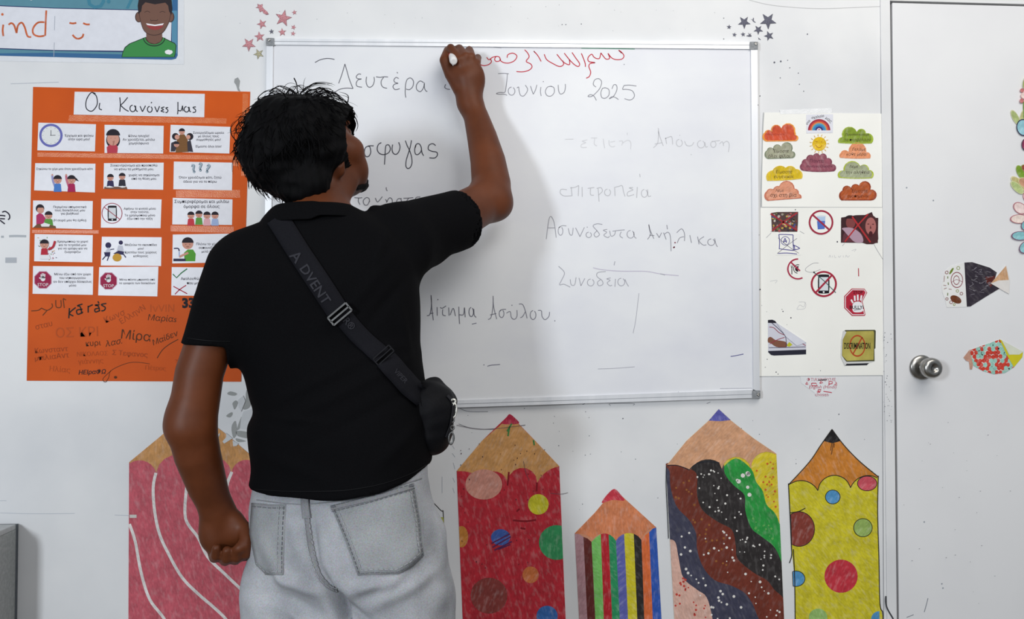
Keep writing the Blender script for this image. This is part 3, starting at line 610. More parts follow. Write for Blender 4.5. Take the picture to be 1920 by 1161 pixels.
nm('Κωνσταντ', 215, 495, 290, -4, FI); nm('μπιλιαΑντ', 220, 560, 300, -6, FI); nm('ΝΙΚΟΛΑΟΣ', 575, 530, 270, -2, FI2); nm('Σ Τεφανος', 905, 535, 310, 4, FI); nm('γιάννης', 560, 600, 220, -3, FI2)
nm('Ηλίας', 290, 670, 180, 5, FI2); nm('ΗΕΙραΦΩ', 575, 695, 240, -2, M((44, 36, 40)), .01, .2); nm('Πέτρος', 1130, 660, 180, 3, FI2); nm('ΑΒΓ', 1390, 520, 80, 5, FI); nm('Ζοι', 1330, 600, 60, 5, FI)
a.add(ribbon(tf([(1330, 405), (1250, 450), (1190, 500), (1145, 570)], *TN), 1.4), DI); a.add(ribbon(tf([(1080, 620), (950, 605), (850, 625), (740, 680), (720, 740), (690, 780), (670, 750), (740, 680)], *TN), 1.0), DI); a.add([ell(50+780/4.683, 550+738/4.683, 3, 2.5)], M((90, 46, 20)))
a.build('felt_pen_names', po)

# ================================================================ banner top left
ba = tag(empty('banner', W(100, 20, 0)), 'blue bordered paper banner with orange handwriting and a drawn boy in green', 'banner')
slab('laminate_sheet', [(-120, -130), (345, -120), (345, 121), (-120, 112)], -0.0003, 0.0003, M((222, 224, 228), 'paper', 0.3), ba)
BB = M((58, 104, 148)); TE_ = M((92, 140, 156), 'paper')
a = Art(-0.0010)
a.add([[(-110, -110), (334, -110), (333, 104), (330, 110), (322, 112), (200, 109.5), (0, 104.5), (-110, 100)]], BB)
a.add([[(-110, -105), (324, -105), (322, 104), (100, 99), (0, 100), (-110, 96)]], TE_)
a.add([[(-110, 6.5), (-50, 8.5), (0, 10), (102, 14.5), (260, 18), (324, 19), (322, 98), (250, 98), (102, 95.5), (0, 92), (-110, 88)]], M((30, 46, 96)))
a.add([[(-110, 8), (0, 11.6), (102, 16), (260, 19.5), (322, 20.5), (320, 96.3), (102, 93.8), (0, 90.3), (-110, 86)]], M((222, 223, 230), 'paper'))
a.add([rect(322, 20, 332, 100)], M((88, 140, 168)))
for s, x, y in (('O', 180, 0), ('/', 246, 0), ('?', 207, -10)): a.text(s, x, y, M((66, 128, 150)), h=34, rot=10, bold=.02)
a.text('being', 40, -7.5, M((240, 240, 240)), h=22, bold=.03)
a.build('printed_border', ba)
TG = (0, 0, 5.647)
ORI = M((200, 98, 56), 'crayon')
tag(strokes('handwriting', [[(35, 260), (28, 320), (35, 382)], [(25, 152)], [(90, 262), (120, 245), (150, 270), (175, 350)], [(175, 350), (190, 270), (230, 240), (262, 290), (290, 380), (330, 392)],
    [(470, 235), (400, 240), (350, 300), (355, 360), (410, 385), (470, 378)], [(490, 110), (485, 200), (478, 380)], [(-60, 110), (-70, 385)], [(-10, 240), (-60, 310), (-10, 385)],
    [(735, 242), (770, 248), (808, 242)], [(880, 245), (915, 258), (950, 258)], [(768, 368), (795, 398), (830, 410), (870, 392), (884, 358)]], 3.3, ORI, -0.0015, ba, TG), 'orange handwriting and smiley')
ba2 = Art(-0.0015)
SKB = M((116, 84, 72)); SKD = M((70, 50, 46)); HBR = M((44, 38, 42)); GR1 = M((62, 138, 74)); GR0 = M((36, 58, 46))
TGp = lambda L: tf(L, *TG)
ba2.add([TGp([(1288, 606), (1295, 560), (1320, 500), (1370, 460), (1540, 392), (1720, 392), (1850, 455), (1868, 480), (1860, 560), (1850, 606)])], GR0)
ba2.add([TGp([(1294, 602), (1302, 560), (1328, 506), (1376, 466), (1540, 400), (1720, 400), (1845, 462), (1860, 480), (1853, 560), (1844, 602)])], GR1)
ba2.add([TGp(ell(1632, 400, 118, 92, a0=0, a1=180))], GR0); ba2.add([TGp(ell(1632, 400, 108, 80, a0=0, a1=180))], GR1); ba2.add([TGp(ell(1632, 395, 92, 74, a0=0, a1=180))], SKD)
ba2.add([TGp([(1548, 330), (1715, 330), (1718, 400), (1700, 440), (1640, 465), (1580, 450), (1550, 410)])], SKB)
ba2.add([TGp(ell(1470, 180, 40, 56)), TGp(ell(1805, 180, 40, 56))], SKD); ba2.add([TGp(ell(1473, 180, 34, 50)), TGp(ell(1802, 180, 34, 50))], SKB)
ba2.add([TGp(spline([(1466, 60), (1475, 170), (1490, 240), (1520, 320), (1570, 362), (1640, 376), (1720, 350), (1770, 280), (1800, 200), (1812, 80), (1760, 10), (1640, -10), (1510, 5)], 4, True))], SKD)
ba2.add([TGp(spline([(1472, 60), (1481, 170), (1496, 240), (1525, 318), (1572, 356), (1640, 369), (1716, 344), (1764, 276), (1794, 200), (1806, 80), (1760, 10), (1640, -10), (1510, 5)], 4, True))], SKB)
ba2.add([TGp([(1466, 150), (1458, 60), (1470, -10), (1520, -60), (1640, -75), (1760, -60), (1815, 0), (1824, 90), (1815, 160), (1790, 120), (1780, 60), (1750, 28), (1640, 46), (1540, 24), (1505, 60), (1495, 120)])], HBR)
ba2.add([q for L in ([(1530, 130), (1560, 118), (1590, 132)], [(1690, 132), (1720, 120), (1750, 132)], [(1595, 205), (1600, 220), (1620, 215), (1660, 217), (1670, 205)]) for q in ribbon(TGp(L), 1.0)], SKD)
ba2.add([TGp([(1545, 248), (1640, 262), (1735, 248), (1720, 290), (1680, 312), (1640, 318), (1600, 310), (1560, 285)])], M((150, 62, 62))); ba2.add([TGp([(1545, 246), (1640, 262), (1735, 246), (1722, 266), (1640, 276), (1560, 266)])], WHT)
ba2.add([TGp(lobes([(1745, 552), (1765, 532), (1800, 532), (1828, 548), (1815, 568), (1780, 574)], 0.2))], WHT)
ba2.build('printed_boy', ba)
strokes('fold_line', [[(580, 170), (576, 320)], [(575, 450), (572, 520), (570, 600)]], 1.0, M((176, 182, 192)), -0.0016, ba, TG)

# ================================================================ star stickers
def star(cx, cy, r, rot, inner=0.42):
    return [(cx+(r if k % 2 == 0 else r*inner)*math.sin(R(rot+36*k)), cy-(r if k % 2 == 0 else r*inner)*math.cos(R(rot+36*k))) for k in range(10)]
PK = M((194, 134, 140), 'glitter'); GD = M((172, 166, 138), 'glitter'); GY = M((98, 98, 112), 'glitter')
TS = (440, 0, 10.09)
def sticker(cx, cy, r, rot, mat, label, grp, T, pts=None, cat='sticker'):
    x, y = T[0]+cx/T[2], T[1]+cy/T[2]
    p = tf(pts, *T) if pts else star(x, y, r/T[2], rot)
    dm = M((112, 66, 76)) if mat is PK else M((70, 70, 80))
    o = slab('star_sticker', p, -0.0003, 0.0007, mat)
    tag(o, label, cat, grp)
    c = (sum(q[0] for q in p)/len(p), sum(q[1] for q in p)/len(p))
    strokes('dark_rim', [p+[p[0]]] and [], .1, dm, 0, o) if False else None
    q = []
    for i in range(len(p)):
        a_, b_ = p[i], p[(i+1) % len(p)]
        q.append([a_, b_, lerp2(b_, c, 0.07), lerp2(a_, c, 0.07)])
    flat('dark_rim', q, dm, -0.00106, o)
G1 = 'pink glitter stars above the left corner of the whiteboard'
sticker(920, 345, 165, 12, PK, 'largest pink glitter star, above the left end of the whiteboard', G1, TS)
sticker(515, 455, 98, -20, PK, 'pink star below the shooting star, level with the big star', G1, TS)
sticker(1130, 235, 50, -10, PK, 'tiny pink star right of the largest pink star, the topmost tiny one', G1, TS)
sticker(1113, 515, 50, 20, PK, 'tiny pink star below right of the largest pink star, middle of three', G1, TS)
sticker(1105, 635, 48, 8, PK, 'tiny pink star just above the whiteboard frame, lowest of three', G1, TS)
sticker(900, 610, 80, -5, PK, 'small pink star directly beneath the largest pink star', G1, TS)
sticker(470, 695, 102, -8, PK, 'pink star just up and left of the grey corner cap of the whiteboard', G1, TS)
sticker(268, 840, 135, -35, PK, 'second largest pink star, leftmost beside the whiteboard corner', G1, TS)
sticker(697, 597, 50, -5, GY, 'tiny silver star among the pink stars above the whiteboard', G1, TS)
sticker(455, 1020, 105, -25, GD, 'pale gold glitter star left of the whiteboard frame', G1, TS)
sticker(0, 0, 1, 0, PK, 'pink shooting star with a short tail, top of the pink cluster', G1, TS,
        [(395, 143), (440, 125), (430, 72), (478, 92), (530, 78), (522, 130), (560, 175), (615, 220), (645, 270), (600, 280), (545, 250), (520, 205), (480, 232), (462, 190), (455, 155)])
G2 = 'grey glitter stars above the right corner of the whiteboard'
TS2 = (1350, 10, 14.52)
sticker(1310, 420, 235, -38, GY, 'largest dark grey glitter star above the right end of the whiteboard', G2, TS2)
sticker(660, 460, 180, -38, GY, 'second largest dark grey star, left of the largest one', G2, TS2)
sticker(1045, 665, 135, -35, GY, 'medium grey star tucked under the largest grey star', G2, TS2)
sticker(1335, 830, 140, -20, GY, 'grey star just above the right corner cap of the whiteboard', G2, TS2)
sticker(248, 588, 66, 5, GY, 'tiny grey star, leftmost of the grey cluster', G2, TS2)
sticker(395, 800, 64, 10, GY, 'tiny grey star low in the grey cluster, second from left', G2, TS2)
sticker(630, 790, 66, -5, GY, 'tiny grey star beneath the second largest grey star', G2, TS2)
sticker(0, 0, 1, 0, GY, 'crumpled dark sliver of a star between the two largest grey stars', G2, TS2, [(840, 370), (890, 395), (905, 340), (922, 340), (920, 420), (975, 465), (960, 470), (905, 440), (890, 405)])
sticker(0, 0, 1, 0, GY, 'flattened black sliver of a star above the whiteboard frame', G2, TS2, [(710, 830), (760, 815), (790, 820), (775, 745), (810, 790), (850, 760), (830, 812), (860, 818), (855, 850), (790, 850)])
sticker(0, 0, 1, 0, GY, 'torn scrap of grey star nearest the right corner cap', G2, TS2, [(1040, 870), (1065, 895), (1110, 930), (1105, 945), (1070, 920), (1045, 925), (1055, 900)])

# ================================================================ white sheets right of the board
SH = noise_mat('white_card', (238, 237, 231), (243, 242, 236), 6, 0.5)
s1 = tag(empty('cloud_sheet', W(1541, 300, 0)), 'upper white sheet with coloured paper clouds, sun and rainbow, right of the whiteboard', 'poster')
slab('backing_sheet', [(1432, 211), (1653, 213), (1654, 388.5), (1429, 388), (1427, 300)], -0.0004, 0.0007, SH, s1)
strokes('fold_line', [[(1432, 211), (1430, 250), (1428, 330), (1427, 388)]], 2.0, M((176, 178, 178)), -0.00125, s1)
T1 = (1420, 200, 6.11)
PL = M((60, 46, 40))
def cloud(cusps, bul, col, lines, label, rim=None, ink=None, mat=None):
    p = tf(lobes(cusps, bul), *T1)
    o = slab('paper_cloud', p, -0.0012, 0.0008, mat or M(col, 'crayon'), s1); tag(o, label)
    if rim:
        c = (sum(q[0] for q in p)/len(p), sum(q[1] for q in p)/len(p))
        flat('crayon_rim', [[p[i], p[(i+1) % len(p)], lerp2(p[(i+1) % len(p)], c, 0.1), lerp2(p[i], c, 0.1)] for i in range(len(p))], M(rim, 'crayon'), -0.0021, o)
    a = Art(-0.0022)
    for (s, x, y, w) in lines: a.text(s, 1420+x/6.11, 200+y/6.11, ink or PL, w=w/6.11, bold=-0.004, shear=0.1)
    a.build('handwriting', o)
cloud([(85, 295), (160, 290), (272, 290), (435, 290), (440, 325), (445, 395), (105, 400)], [.35, .75, .62, .1, .4, 0, .35], (205, 82, 52), [('Μοιραζόμαστε', 210, 318, 210)], 'red orange cloud', (232, 150, 60), M((150, 50, 40)))
cloud([(125, 600), (110, 500), (185, 500), (272, 460), (395, 510), (405, 590)], [.35, .45, .5, .6, .45, 0], (164, 164, 140), [('Είμαστε', 275, 512, 170), ('όλοι φίλοι', 250, 570, 250)], 'grey cloud with Greek words', (128, 136, 112))
cloud([(115, 850), (175, 730), (325, 700), (440, 715), (510, 825)], [.3, .25, .25, .3, .02], (216, 184, 34), [('Είμαστε', 308, 750, 185), ('ευγενικοί', 302, 805, 220)], 'yellow cloud with Greek words', (222, 190, 60))
cloud([(120, 1080), (105, 970), (180, 950), (250, 910), (428, 940), (475, 1000), (505, 1050)], [.3, .25, .2, .42, .25, .25, 0], (222, 152, 122), [('Λέμε', 255, 965, 95), ('όχι στη βία', 300, 1018, 300)], 'salmon cloud low on the left', (200, 120, 95))
cloud([(525, 735), (510, 650), (560, 600), (640, 560), (715, 560), (795, 590), (850, 660), (880, 740)], [.35, .25, .3, .35, .45, .35, .45, 0.03], (150, 84, 98), [('Πάντα', 680, 620, 160), ('συνεργαζόμαστε', 715, 685, 300)], 'purple cloud beneath the sun', (130, 66, 84), M((84, 40, 60)))
cloud([(930, 415), (975, 350), (1140, 290), (1245, 305), (1310, 420)], [.3, .52, .42, .38, .02], (132, 154, 50), [('Προστατεύουμε', 1145, 322, 270), ('το περιβάλλον', 1150, 382, 300)], 'dark green cloud at the upper right', (160, 182, 60))
cloud([(948, 585), (955, 530), (1045, 520), (1250, 520), (1292, 592)], [.2, .3, .55, .3, 0.02], (226, 148, 106), [('Γελάμε', 1165, 492, 150), ('κάθε μέρα', 1135, 548, 225)], 'small orange cloud second on the right')
cloud([(935, 815), (985, 735), (1180, 680), (1280, 725), (1315, 820)], [.4, .42, .35, .35, .02], (164, 170, 138), [('Λέμε', 1105, 688, 100), ('την αλήθεια', 1150, 755, 270)], 'pale green cloud third on the right', (176, 190, 62))
cloud([(965, 1075), (975, 960), (1075, 950), (1165, 905), (1295, 950), (1305, 1075)], [.3, .5, .4, .55, .55, 0], (178, 88, 46), [('Είμαστε', 1175, 968, 180), ('αγαπημένοι', 1150, 1028, 240)], 'brown cloud at the lower right', (150, 64, 34), M((80, 34, 20)))
sun = tag(slab('paper_sun', tf(ell(710, 427, 80), *T1), -0.0012, 0.0008, M((226, 186, 30), 'crayon'), s1), 'yellow smiling sun')
a = Art(-0.0021); a.add([tf([(710+100*math.cos(R(t-5)), 427+100*math.sin(R(t-5))), (710+80*math.cos(R(t)), 427+80*math.sin(R(t))), (710+118*math.cos(R(t)), 427+118*math.sin(R(t)))], *T1) for t in range(0, 360, 24)], M((208, 164, 60)))
a.add([q for L in ([(670, 440), (690, 465), (720, 468), (740, 440)], [(665, 402), (690, 402)], [(728, 406), (745, 404)]) for q in ribbon(tf(L, *T1), 0.9)], M((150, 80, 40))); a.build('drawn_face', sun)
rb = tag(slab('rainbow_print', tf([(560, 90), (868, 86), (866, 300), (562, 305)], *T1), -0.0012, 0.0006, M((222, 222, 230), 'paper'), s1), 'small print with a rainbow')
a = Art(-0.0019)
for r0, r1, c in ((112, 128, (150, 44, 62)), (96, 112, (196, 70, 62)), (82, 96, (216, 128, 70)), (66, 82, (88, 158, 180)), (44, 66, (58, 128, 186)), (26, 44, (54, 42, 110))):
    a.add([tf(q, *T1) for q in ring(708, 271, r0, r1, 180, 360, 24)], M(c))
a.add([tf([(708, 270), (696, 258), (702, 252), (708, 258), (714, 252), (720, 258)], *T1)], M((186, 40, 70)))
for s, x, y, rot, w in (('στο', 584, 180, -52, 60), ('σχολείο', 692, 118, -10, 145), ('μας', 815, 155, 42, 80)): a.text(s, 1420+x/6.11, 200+y/6.11, M((70, 70, 66)), w=w/6.11, rot=rot)
a.build('printed_rainbow', rb)
TPC = noise_mat('clear_tape_white', (230, 231, 232), (240, 240, 241), 60, 0.2, 0.2, spec=0.6)
slab('tape_strip', [(1462, 206), (1560, 203), (1560, 212), (1463, 214)], -0.0012, 0.00012, TPC, s1)

s2 = tag(empty('sign_sheet', W(1541, 545, 0)), 'lower white sheet with prohibition signs and crossed-out photos, right of the whiteboard', 'poster')
slab('backing_sheet', [(1426, 388.7), (1654.5, 389), (1656, 704), (1424, 706)], -0.0004, 0.0007, SH, s2)
strokes('fold_line', [[(1426, 389), (1540, 388.7), (1654, 389)], [(1424, 706), (1655, 704)]], 0.9, M((176, 178, 178)), -0.0012, s2)
T2 = (1420, 385, 5.4)
P2 = lambda L: tf(L, *T2)
def pasted(name, q, label, mat, y=-0.0012): return tag(slab(name, q, y, 0.0006, mat, s2), label)
random.seed(11)
o = pasted('pasted_photo', P2([(140, 78), (200, 68), (414, 66), (412, 180), (405, 268), (148, 268)]), 'small photo of a crowd, crossed out in red', M((84, 64, 62)))
a = Art(-0.0019)
blob = []
cols = [(150, 60, 60), (190, 160, 80), (70, 80, 130), (160, 150, 140), (110, 120, 70), (60, 50, 60), (200, 190, 180), (170, 90, 90)]
for k in range(70):
    a.k = 1+k % 9
    a.add([P2(ell(random.uniform(155, 400), random.uniform(80, 258), random.uniform(6, 16), random.uniform(6, 14), n=7, rot=random.uniform(0, 90)))], M(cols[k % 8]))
a.k = 12; a.add(ribbon(P2([(135, 85), (270, 175), (405, 255)]), 3, False)+ribbon(P2([(405, 75), (270, 165), (150, 258)]), 3, False), M((160, 50, 56))); a.build('printed_crowd', o)
o = pasted('sign_cutout', P2(ell(645, 173, 128)), 'no drinks sign with blue glass', SH)
a = Art(-0.0019); a.add([P2([(602, 110), (690, 105), (682, 240), (612, 245)])], M((176, 198, 226))); a.add([P2([(604, 160), (686, 158), (682, 240), (612, 245)])], M((84, 112, 190))); a.add([P2(ell(646, 112, 42, 9))], M((206, 214, 226)))
nosign(a, 1420+645/5.4, 385+173/5.4, 23.2, 3.4, 42); a.build('printed_sign', o)
o = pasted('pasted_photo', P2([(848, 125), (1000, 100), (1090, 98), (1160, 68), (1180, 125), (1225, 128), (1220, 382), (846, 378)]), 'dark reddish photo of two faces, crossed out', M((62, 36, 40)))
a = Art(-0.0019)
a.add([P2([(860, 372), (870, 300), (900, 250), (1010, 240), (1060, 300), (1080, 372)])], M((96, 54, 62))); a.add([P2(ell(945, 175, 48, 62))], M((128, 66, 66))); a.add([P2(ell(940, 135, 54, 34, a0=180, a1=360))], M((44, 26, 32)))
a.add([P2(spline([(1062, 378), (1050, 240), (1078, 140), (1140, 95), (1205, 135), (1218, 240), (1212, 378)], 3, True))], M((74, 40, 42))); a.add([P2(ell(1148, 212, 54, 88))], M((170, 104, 100)))
a.add([P2(ell(1148, 292, 20, 30))], M((72, 28, 34))); a.add([P2(ell(1124, 190, 11, 5)), P2(ell(1172, 192, 11, 5)), P2([(1146, 200), (1138, 236), (1156, 236)])], M((92, 48, 48)))
a.add([P2(spline([(858, 232), (940, 226), (1000, 250), (1056, 300), (1070, 372), (990, 374), (930, 320), (880, 262)], 3, True))], M((176, 146, 162)))
a.add(ribbon(P2([(960, 115), (1020, 200), (1145, 375)]), 3, False)+ribbon(P2([(1120, 90), (1010, 210), (885, 370)]), 2.6, False), M((176, 48, 52))); a.build('printed_faces', o)
o = pasted('drawn_note', P2([(190, 288), (440, 288), (440, 505), (190, 505)]), 'crossed out letter A drawn in violet pen', SH)
VI = M((70, 64, 140)); a = Art(-0.0019)
a.add([q for L in ([(218, 295), (225, 370), (222, 445)], [(218, 295), (290, 296), (362, 300)], [(362, 300), (362, 380), (368, 458)], [(222, 440), (290, 450), (368, 458)], [(362, 402), (400, 418), (430, 436)], [(430, 436), (400, 448), (368, 452)], [(372, 402), (380, 450)], [(210, 488), (300, 484), (402, 494)],
                   [(265, 385), (280, 335), (295, 382)], [(262, 365), (300, 362)]) for q in ribbon(P2(L), 1.5)], VI); a.add([P2(q) for q in ring(283, 360, 40, 46, n=24)], VI)
a.add([q for L in ([(200, 490), (300, 410), (402, 335)], [(210, 330), (320, 420), (420, 486)]) for q in ribbon(P2(L), 0.8)], M((80, 76, 90))); a.build('pen_drawing', o)
o = pasted('sign_cutout', P2([(425, 535), (380, 530), (330, 560), (303, 620), (310, 690), (350, 745), (400, 758), (460, 748), (455, 728), (430, 700), (440, 600)]), 'torn no food sign with plate and fork', SH)
a = Art(-0.0019); cx_, cy_ = 1420+410/5.4, 385+645/5.4
a.add(ring(cx_, cy_, 7.2, 8.6, 95, 290, 20)+ring(cx_, cy_, 0.01, 5.2, 80, 290, 18), BLK); a.add(ribbon(P2([(350, 620), (350, 700)]), 1.5, False)+ribbon(P2([(342, 605), (342, 625), (350, 632), (358, 625), (358, 605)]), 0.8, False), BLK)
a.add(ring(cx_, cy_, 17.2, 20, 62, 272, 26), M((168, 48, 74))); a.add(ribbon(P2([(335, 572), (432, 665)]), 2.8, False), M((168, 48, 74))); a.build('printed_sign', o)
o = pasted('sign_cutout', P2(ell(673, 797, 134)), 'no phone sign', SH)
a = Art(-0.0019); phone(a, 1420+618/5.4, 385+703/5.4, 1420+726/5.4, 385+892/5.4); nosign(a, 1420+673/5.4, 385+797/5.4, 24.6, 3.6, -47, M((164, 40, 62)))
a.add(ribbon(P2([(575, 680), (680, 770), (795, 885)]), 1.3, False), M((38, 78, 80))); a.add([P2(ell(574, 678, 9, 8, n=8))], BLK); a.build('printed_sign', o)
strokes('pen_mark', [[(620, 585), (560, 590), (490, 640), (500, 670), (560, 678), (640, 650)], [(90, 330), (140, 280)], [(430, 262), (475, 288)], [(860, 412), (882, 388)], [(1178, 390), (1210, 450), (1272, 550)]], 0.8, M((150, 150, 156)), -0.0013, s2, T2)
strokes('pen_mark', [[(1024, 638), (1026, 720)]], 1.8, M((180, 74, 84)), -0.0013, s2, T2)
strokes('pencil_writing', [[(725, 530), (735, 505), (745, 528)], [(760, 510), (762, 528)], [(780, 505), (785, 528), (800, 528)], [(820, 512), (830, 528), (845, 510)], [(870, 510), (870, 528)], [(890, 528), (900, 505), (915, 526), (935, 508)], [(955, 460), (1000, 445), (980, 470)], [(400, 1050), (430, 1010), (470, 1030), (485, 980)], [(130, 770), (200, 760), (180, 790)], [(420, 980), (485, 985), (480, 1045), (400, 1055)]], 0.8, M((200, 200, 202)), -0.0013, s2, T2)
tag(flat('ink_specks', [P2(ell(x, y, r, n=7)) for x, y, r in ((385, 45, 6), (810, 370, 8), (28, 852, 7), (260, 1075, 6), (340, 1140, 7), (250, 1055, 4), (45, 1015, 3), (95, 1078, 3), (18, 300, 3), (140, 268, 4), (130, 1265, 5), (300, 1210, 3), (80, 1640, 4), (190, 1690, 6), (210, 1710, 5), (640, 1675, 4), (100, 1560, 5))], M((52, 52, 70))
         , -0.0013, s2), kind='stuff')
# stop bullying octagon, torn on the right
RD = M((178, 40, 60))
o = pasted('sign_cutout', P2([(880, 920), (955, 843), (1085, 845), (1112, 885), (1085, 935), (1065, 975), (1085, 1060), (1095, 1110), (1085, 1120), (958, 1120), (880, 1040)]), 'torn red octagonal stop bullying sign', RD)
a = Art(-0.0019); a.add([P2([(889, 924), (960, 852), (1083, 853), (1104, 884), (1078, 935), (1058, 975), (1078, 1060), (1088, 1104), (1080, 1111), (962, 1111), (889, 1038)])], WHT); a.add([P2([(896, 927), (963, 859), (1080, 860), (1096, 884), (1071, 935), (1052, 975), (1072, 1060), (1080, 1098), (1075, 1104), (965, 1104), (896, 1035)])], RD)
a.add([P2(spline([(970, 1075), (962, 1020), (980, 985), (1030, 975), (1060, 1000), (1075, 1050), (1060, 1078), (1010, 1085)], 3, True))]+[P2(q) for L in ([(988, 970), (985, 915)], [(1018, 965), (1016, 905)], [(1046, 965), (1055, 912)], [(968, 990), (950, 955)]) for q in ribbon(L, 17, False)], WHT)
a.text('STOP', 1420+1020/5.4, 385+882/5.4, M((64, 16, 24)), w=95/5.4, bold=.02); a.text('BULLYI', 1420+1005/5.4, 385+1033/5.4, BLK, w=140/5.4, bold=.02); a.add(ribbon(P2([(978, 1062), (1050, 1052)]), 1), BLK); a.build('printed_sign', o)
T3 = (1420, 580, 6.45)
P3 = lambda L: tf(L, *T3)
o = pasted('pasted_photo', P3([(128, 130), (180, 125), (215, 140), (235, 165), (590, 400), (590, 545), (200, 560), (170, 555), (130, 520)]), 'peeling photo with a folded white corner', M((206, 206, 216)))
a = Art(-0.0019); a.add([P3([(128, 165), (128, 130), (180, 126), (215, 140), (235, 168)])], M((36, 34, 44))); a.add([P3([(130, 505), (590, 488), (590, 545), (200, 560), (165, 552), (132, 520)])], M((40, 40, 54)))
a.add([P3(spline([(130, 350), (165, 335), (215, 370), (280, 380), (350, 400), (350, 460), (230, 455), (160, 410), (130, 400)], 3, True))], M((128, 84, 66))); a.add([P3([(355, 440), (385, 395), (425, 430), (385, 455)])], M((190, 190, 50)))
a.add([q for L in ([(175, 165), (260, 240), (340, 330), (350, 455)], [(140, 465), (350, 462), (585, 455)]) for q in ribbon(P3(L), 1.1)], M((60, 50, 80))); a.add([q for L in ([(145, 215), (200, 225), (260, 280), (325, 310)], [(150, 420), (240, 370), (330, 340)], [(520, 400), (585, 440)]) for q in ribbon(P3(L), 1.2)], M((150, 50, 70))); a.build('printed_picture', o)
tag(slab('folded_corner', P3([(235, 168), (590, 400), (480, 442), (345, 330)]), -0.0022, 0.0012, M((214, 215, 224), 'paper'), o))
o = pasted('pasted_photo', P3([(1035, 262), (1075, 250), (1420, 248), (1434, 262), (1430, 470), (1415, 480), (1418, 630), (1345, 655), (1325, 678), (1062, 684), (1010, 570), (1020, 360)]), 'yellow sign print reading discrimination, crossed out', M((206, 206, 204)))
YL = noise_mat('yellow_print', (160, 148, 70), (196, 184, 96), 18, 0.35)
a = Art(-0.0019); a.add([P3([(1060, 252), (1420, 248), (1432, 262), (1428, 470), (1416, 480), (1418, 628), (1080, 636), (1020, 570), (1025, 360)])], M((76, 76, 50))); a.add([P3([(1078, 268), (1405, 262), (1412, 290), (1405, 612), (1085, 624), (1026, 560), (1032, 370)])], YL)
a.add([P3([(1080, 660), (1350, 652), (1325, 676), (1062, 682)])], M((30, 30, 38))); a.add([P3(q) for q in ring(1210, 443, 84, 98, ry=1.36, n=30)]+ribbon(P3([(1268, 340), (1155, 545)]), 2.6, False), M((176, 74, 40)))
a.text('DISCRIMINATION', 1420+1208/6.45, 580+443/6.45, M((26, 24, 20)), w=315/6.45, h=78/6.45, bold=.02); a.build('printed_sign', o)
tag(slab('curled_edge', P3([(1045, 258), (1078, 275), (1032, 370), (1022, 560), (1085, 655), (1060, 684), (1010, 570), (1018, 360)]), -0.0020, 0.0016, M((210, 210, 208), 'paper'), o))
# torn note beneath
o = tag(slab('torn_note', P3([(520, 812), (700, 812), (972, 822), (970, 900), (955, 970), (900, 1010), (860, 1045), (760, 1060), (700, 1045), (690, 1010), (530, 890)]), -0.0003, 0.0004, M((224, 226, 228), 'paper')), 'small torn scrap with red scribbles below the white sheets', 'note')
a = Art(-0.0008); RI = M((176, 70, 88))
a.text('ΦΤΙΑΧΝΟΥΜΕ', 1420+775/6.45, 580+850/6.45, RI, w=350/6.45); a.text('English (Hindi)', 1420+790/6.45, 580+945/6.45, RI, w=330/6.45, shear=.2); a.text('chosen', 1420+780/6.45, 580+1030/6.45, RI, w=160/6.45)
a.add([q for L in ([(655, 895), (710, 895), (725, 925), (660, 925), (655, 895)], [(755, 895), (770, 870), (792, 888), (755, 898)], [(865, 920), (868, 870), (910, 880), (905, 900), (870, 905)], [(945, 880), (960, 895), (930, 915), (965, 915)], [(585, 908), (600, 880), (612, 910), (588, 908)], [(720, 1000), (760, 1005)], [(735, 975), (770, 970), (765, 990), (735, 995), (735, 975)], [(800, 993), (900, 1008)]) for q in ribbon(P3(L), 1.6, False)], M((190, 50, 72)))
a.add(ribbon(P3([(735, 858), (790, 856), (840, 852)]), 1.6, False), BLK); a.build('handwriting', o)

# ================================================================ paper fish and flowers on the door
YD = 0.0038
T4 = (1740, 480, 4.839)
P4 = lambda L: tf(L, *T4)
fi = tag(slab('paper_fish', P4([(125, 270), (150, 150), (200, 95), (330, 60), (400, 55), (560, 105), (628, 150), (600, 240), (655, 295), (520, 375), (385, 460), (350, 463), (170, 467), (155, 400), (130, 330)]), YD, 0.0008, M((228, 228, 226), 'paper')), 'black and white cut-out paper fish with tan tail on the door', 'drawing', 'paper fish on the door')
BKC = M((52, 46, 56), 'crayon')
flat('black_crayon', [P4([(330, 60), (400, 56), (560, 106), (625, 150), (597, 240), (650, 296), (520, 374), (385, 459), (352, 461), (340, 250)])], BKC, YD-0.0009, fi)
flat('brown_patch', [P4([(520, 190), (610, 180), (600, 230), (570, 285), (530, 240)])], M((92, 40, 36), 'crayon'), YD-0.00095, fi)
a = Art(YD-0.00095)
for k in range(34):
    t = random.uniform(0, 1); x = 370+170*t+random.uniform(-10, 30); y = 90+random.uniform(0, 300)*(1-t*.6)+t*60
    a.k = 1; a.add(ribbon(P4([(x, y), (x+random.uniform(10, 60), y+random.uniform(-45, 30))]), 0.5, False), M((150, 146, 154)))
a.build('crayon_streaks', fi)
tl = tag(slab('tail', P4([(710, 85), (742, 220), (735, 345), (570, 250)]), YD-0.0009, 0.0012, M((222, 218, 214), 'paper'), fi), 'tan and white folded tail')
flat('tan_crayon', [P4([(708, 90), (733, 218), (640, 222), (572, 249)])], M((204, 160, 120), 'crayon'), YD-0.00225, tl)
a = Art(YD-0.00095)
a.add([P4(q) for q in ring(262, 218, 50, 56, ry=1.3, n=24)]+[P4(q) for q in ring(258, 220, 24, 29, ry=1.5, n=18)]+[q for q in ribbon(P4([(215, 240), (258, 215), (310, 235)]), 0.8)], M((140, 70, 80)))
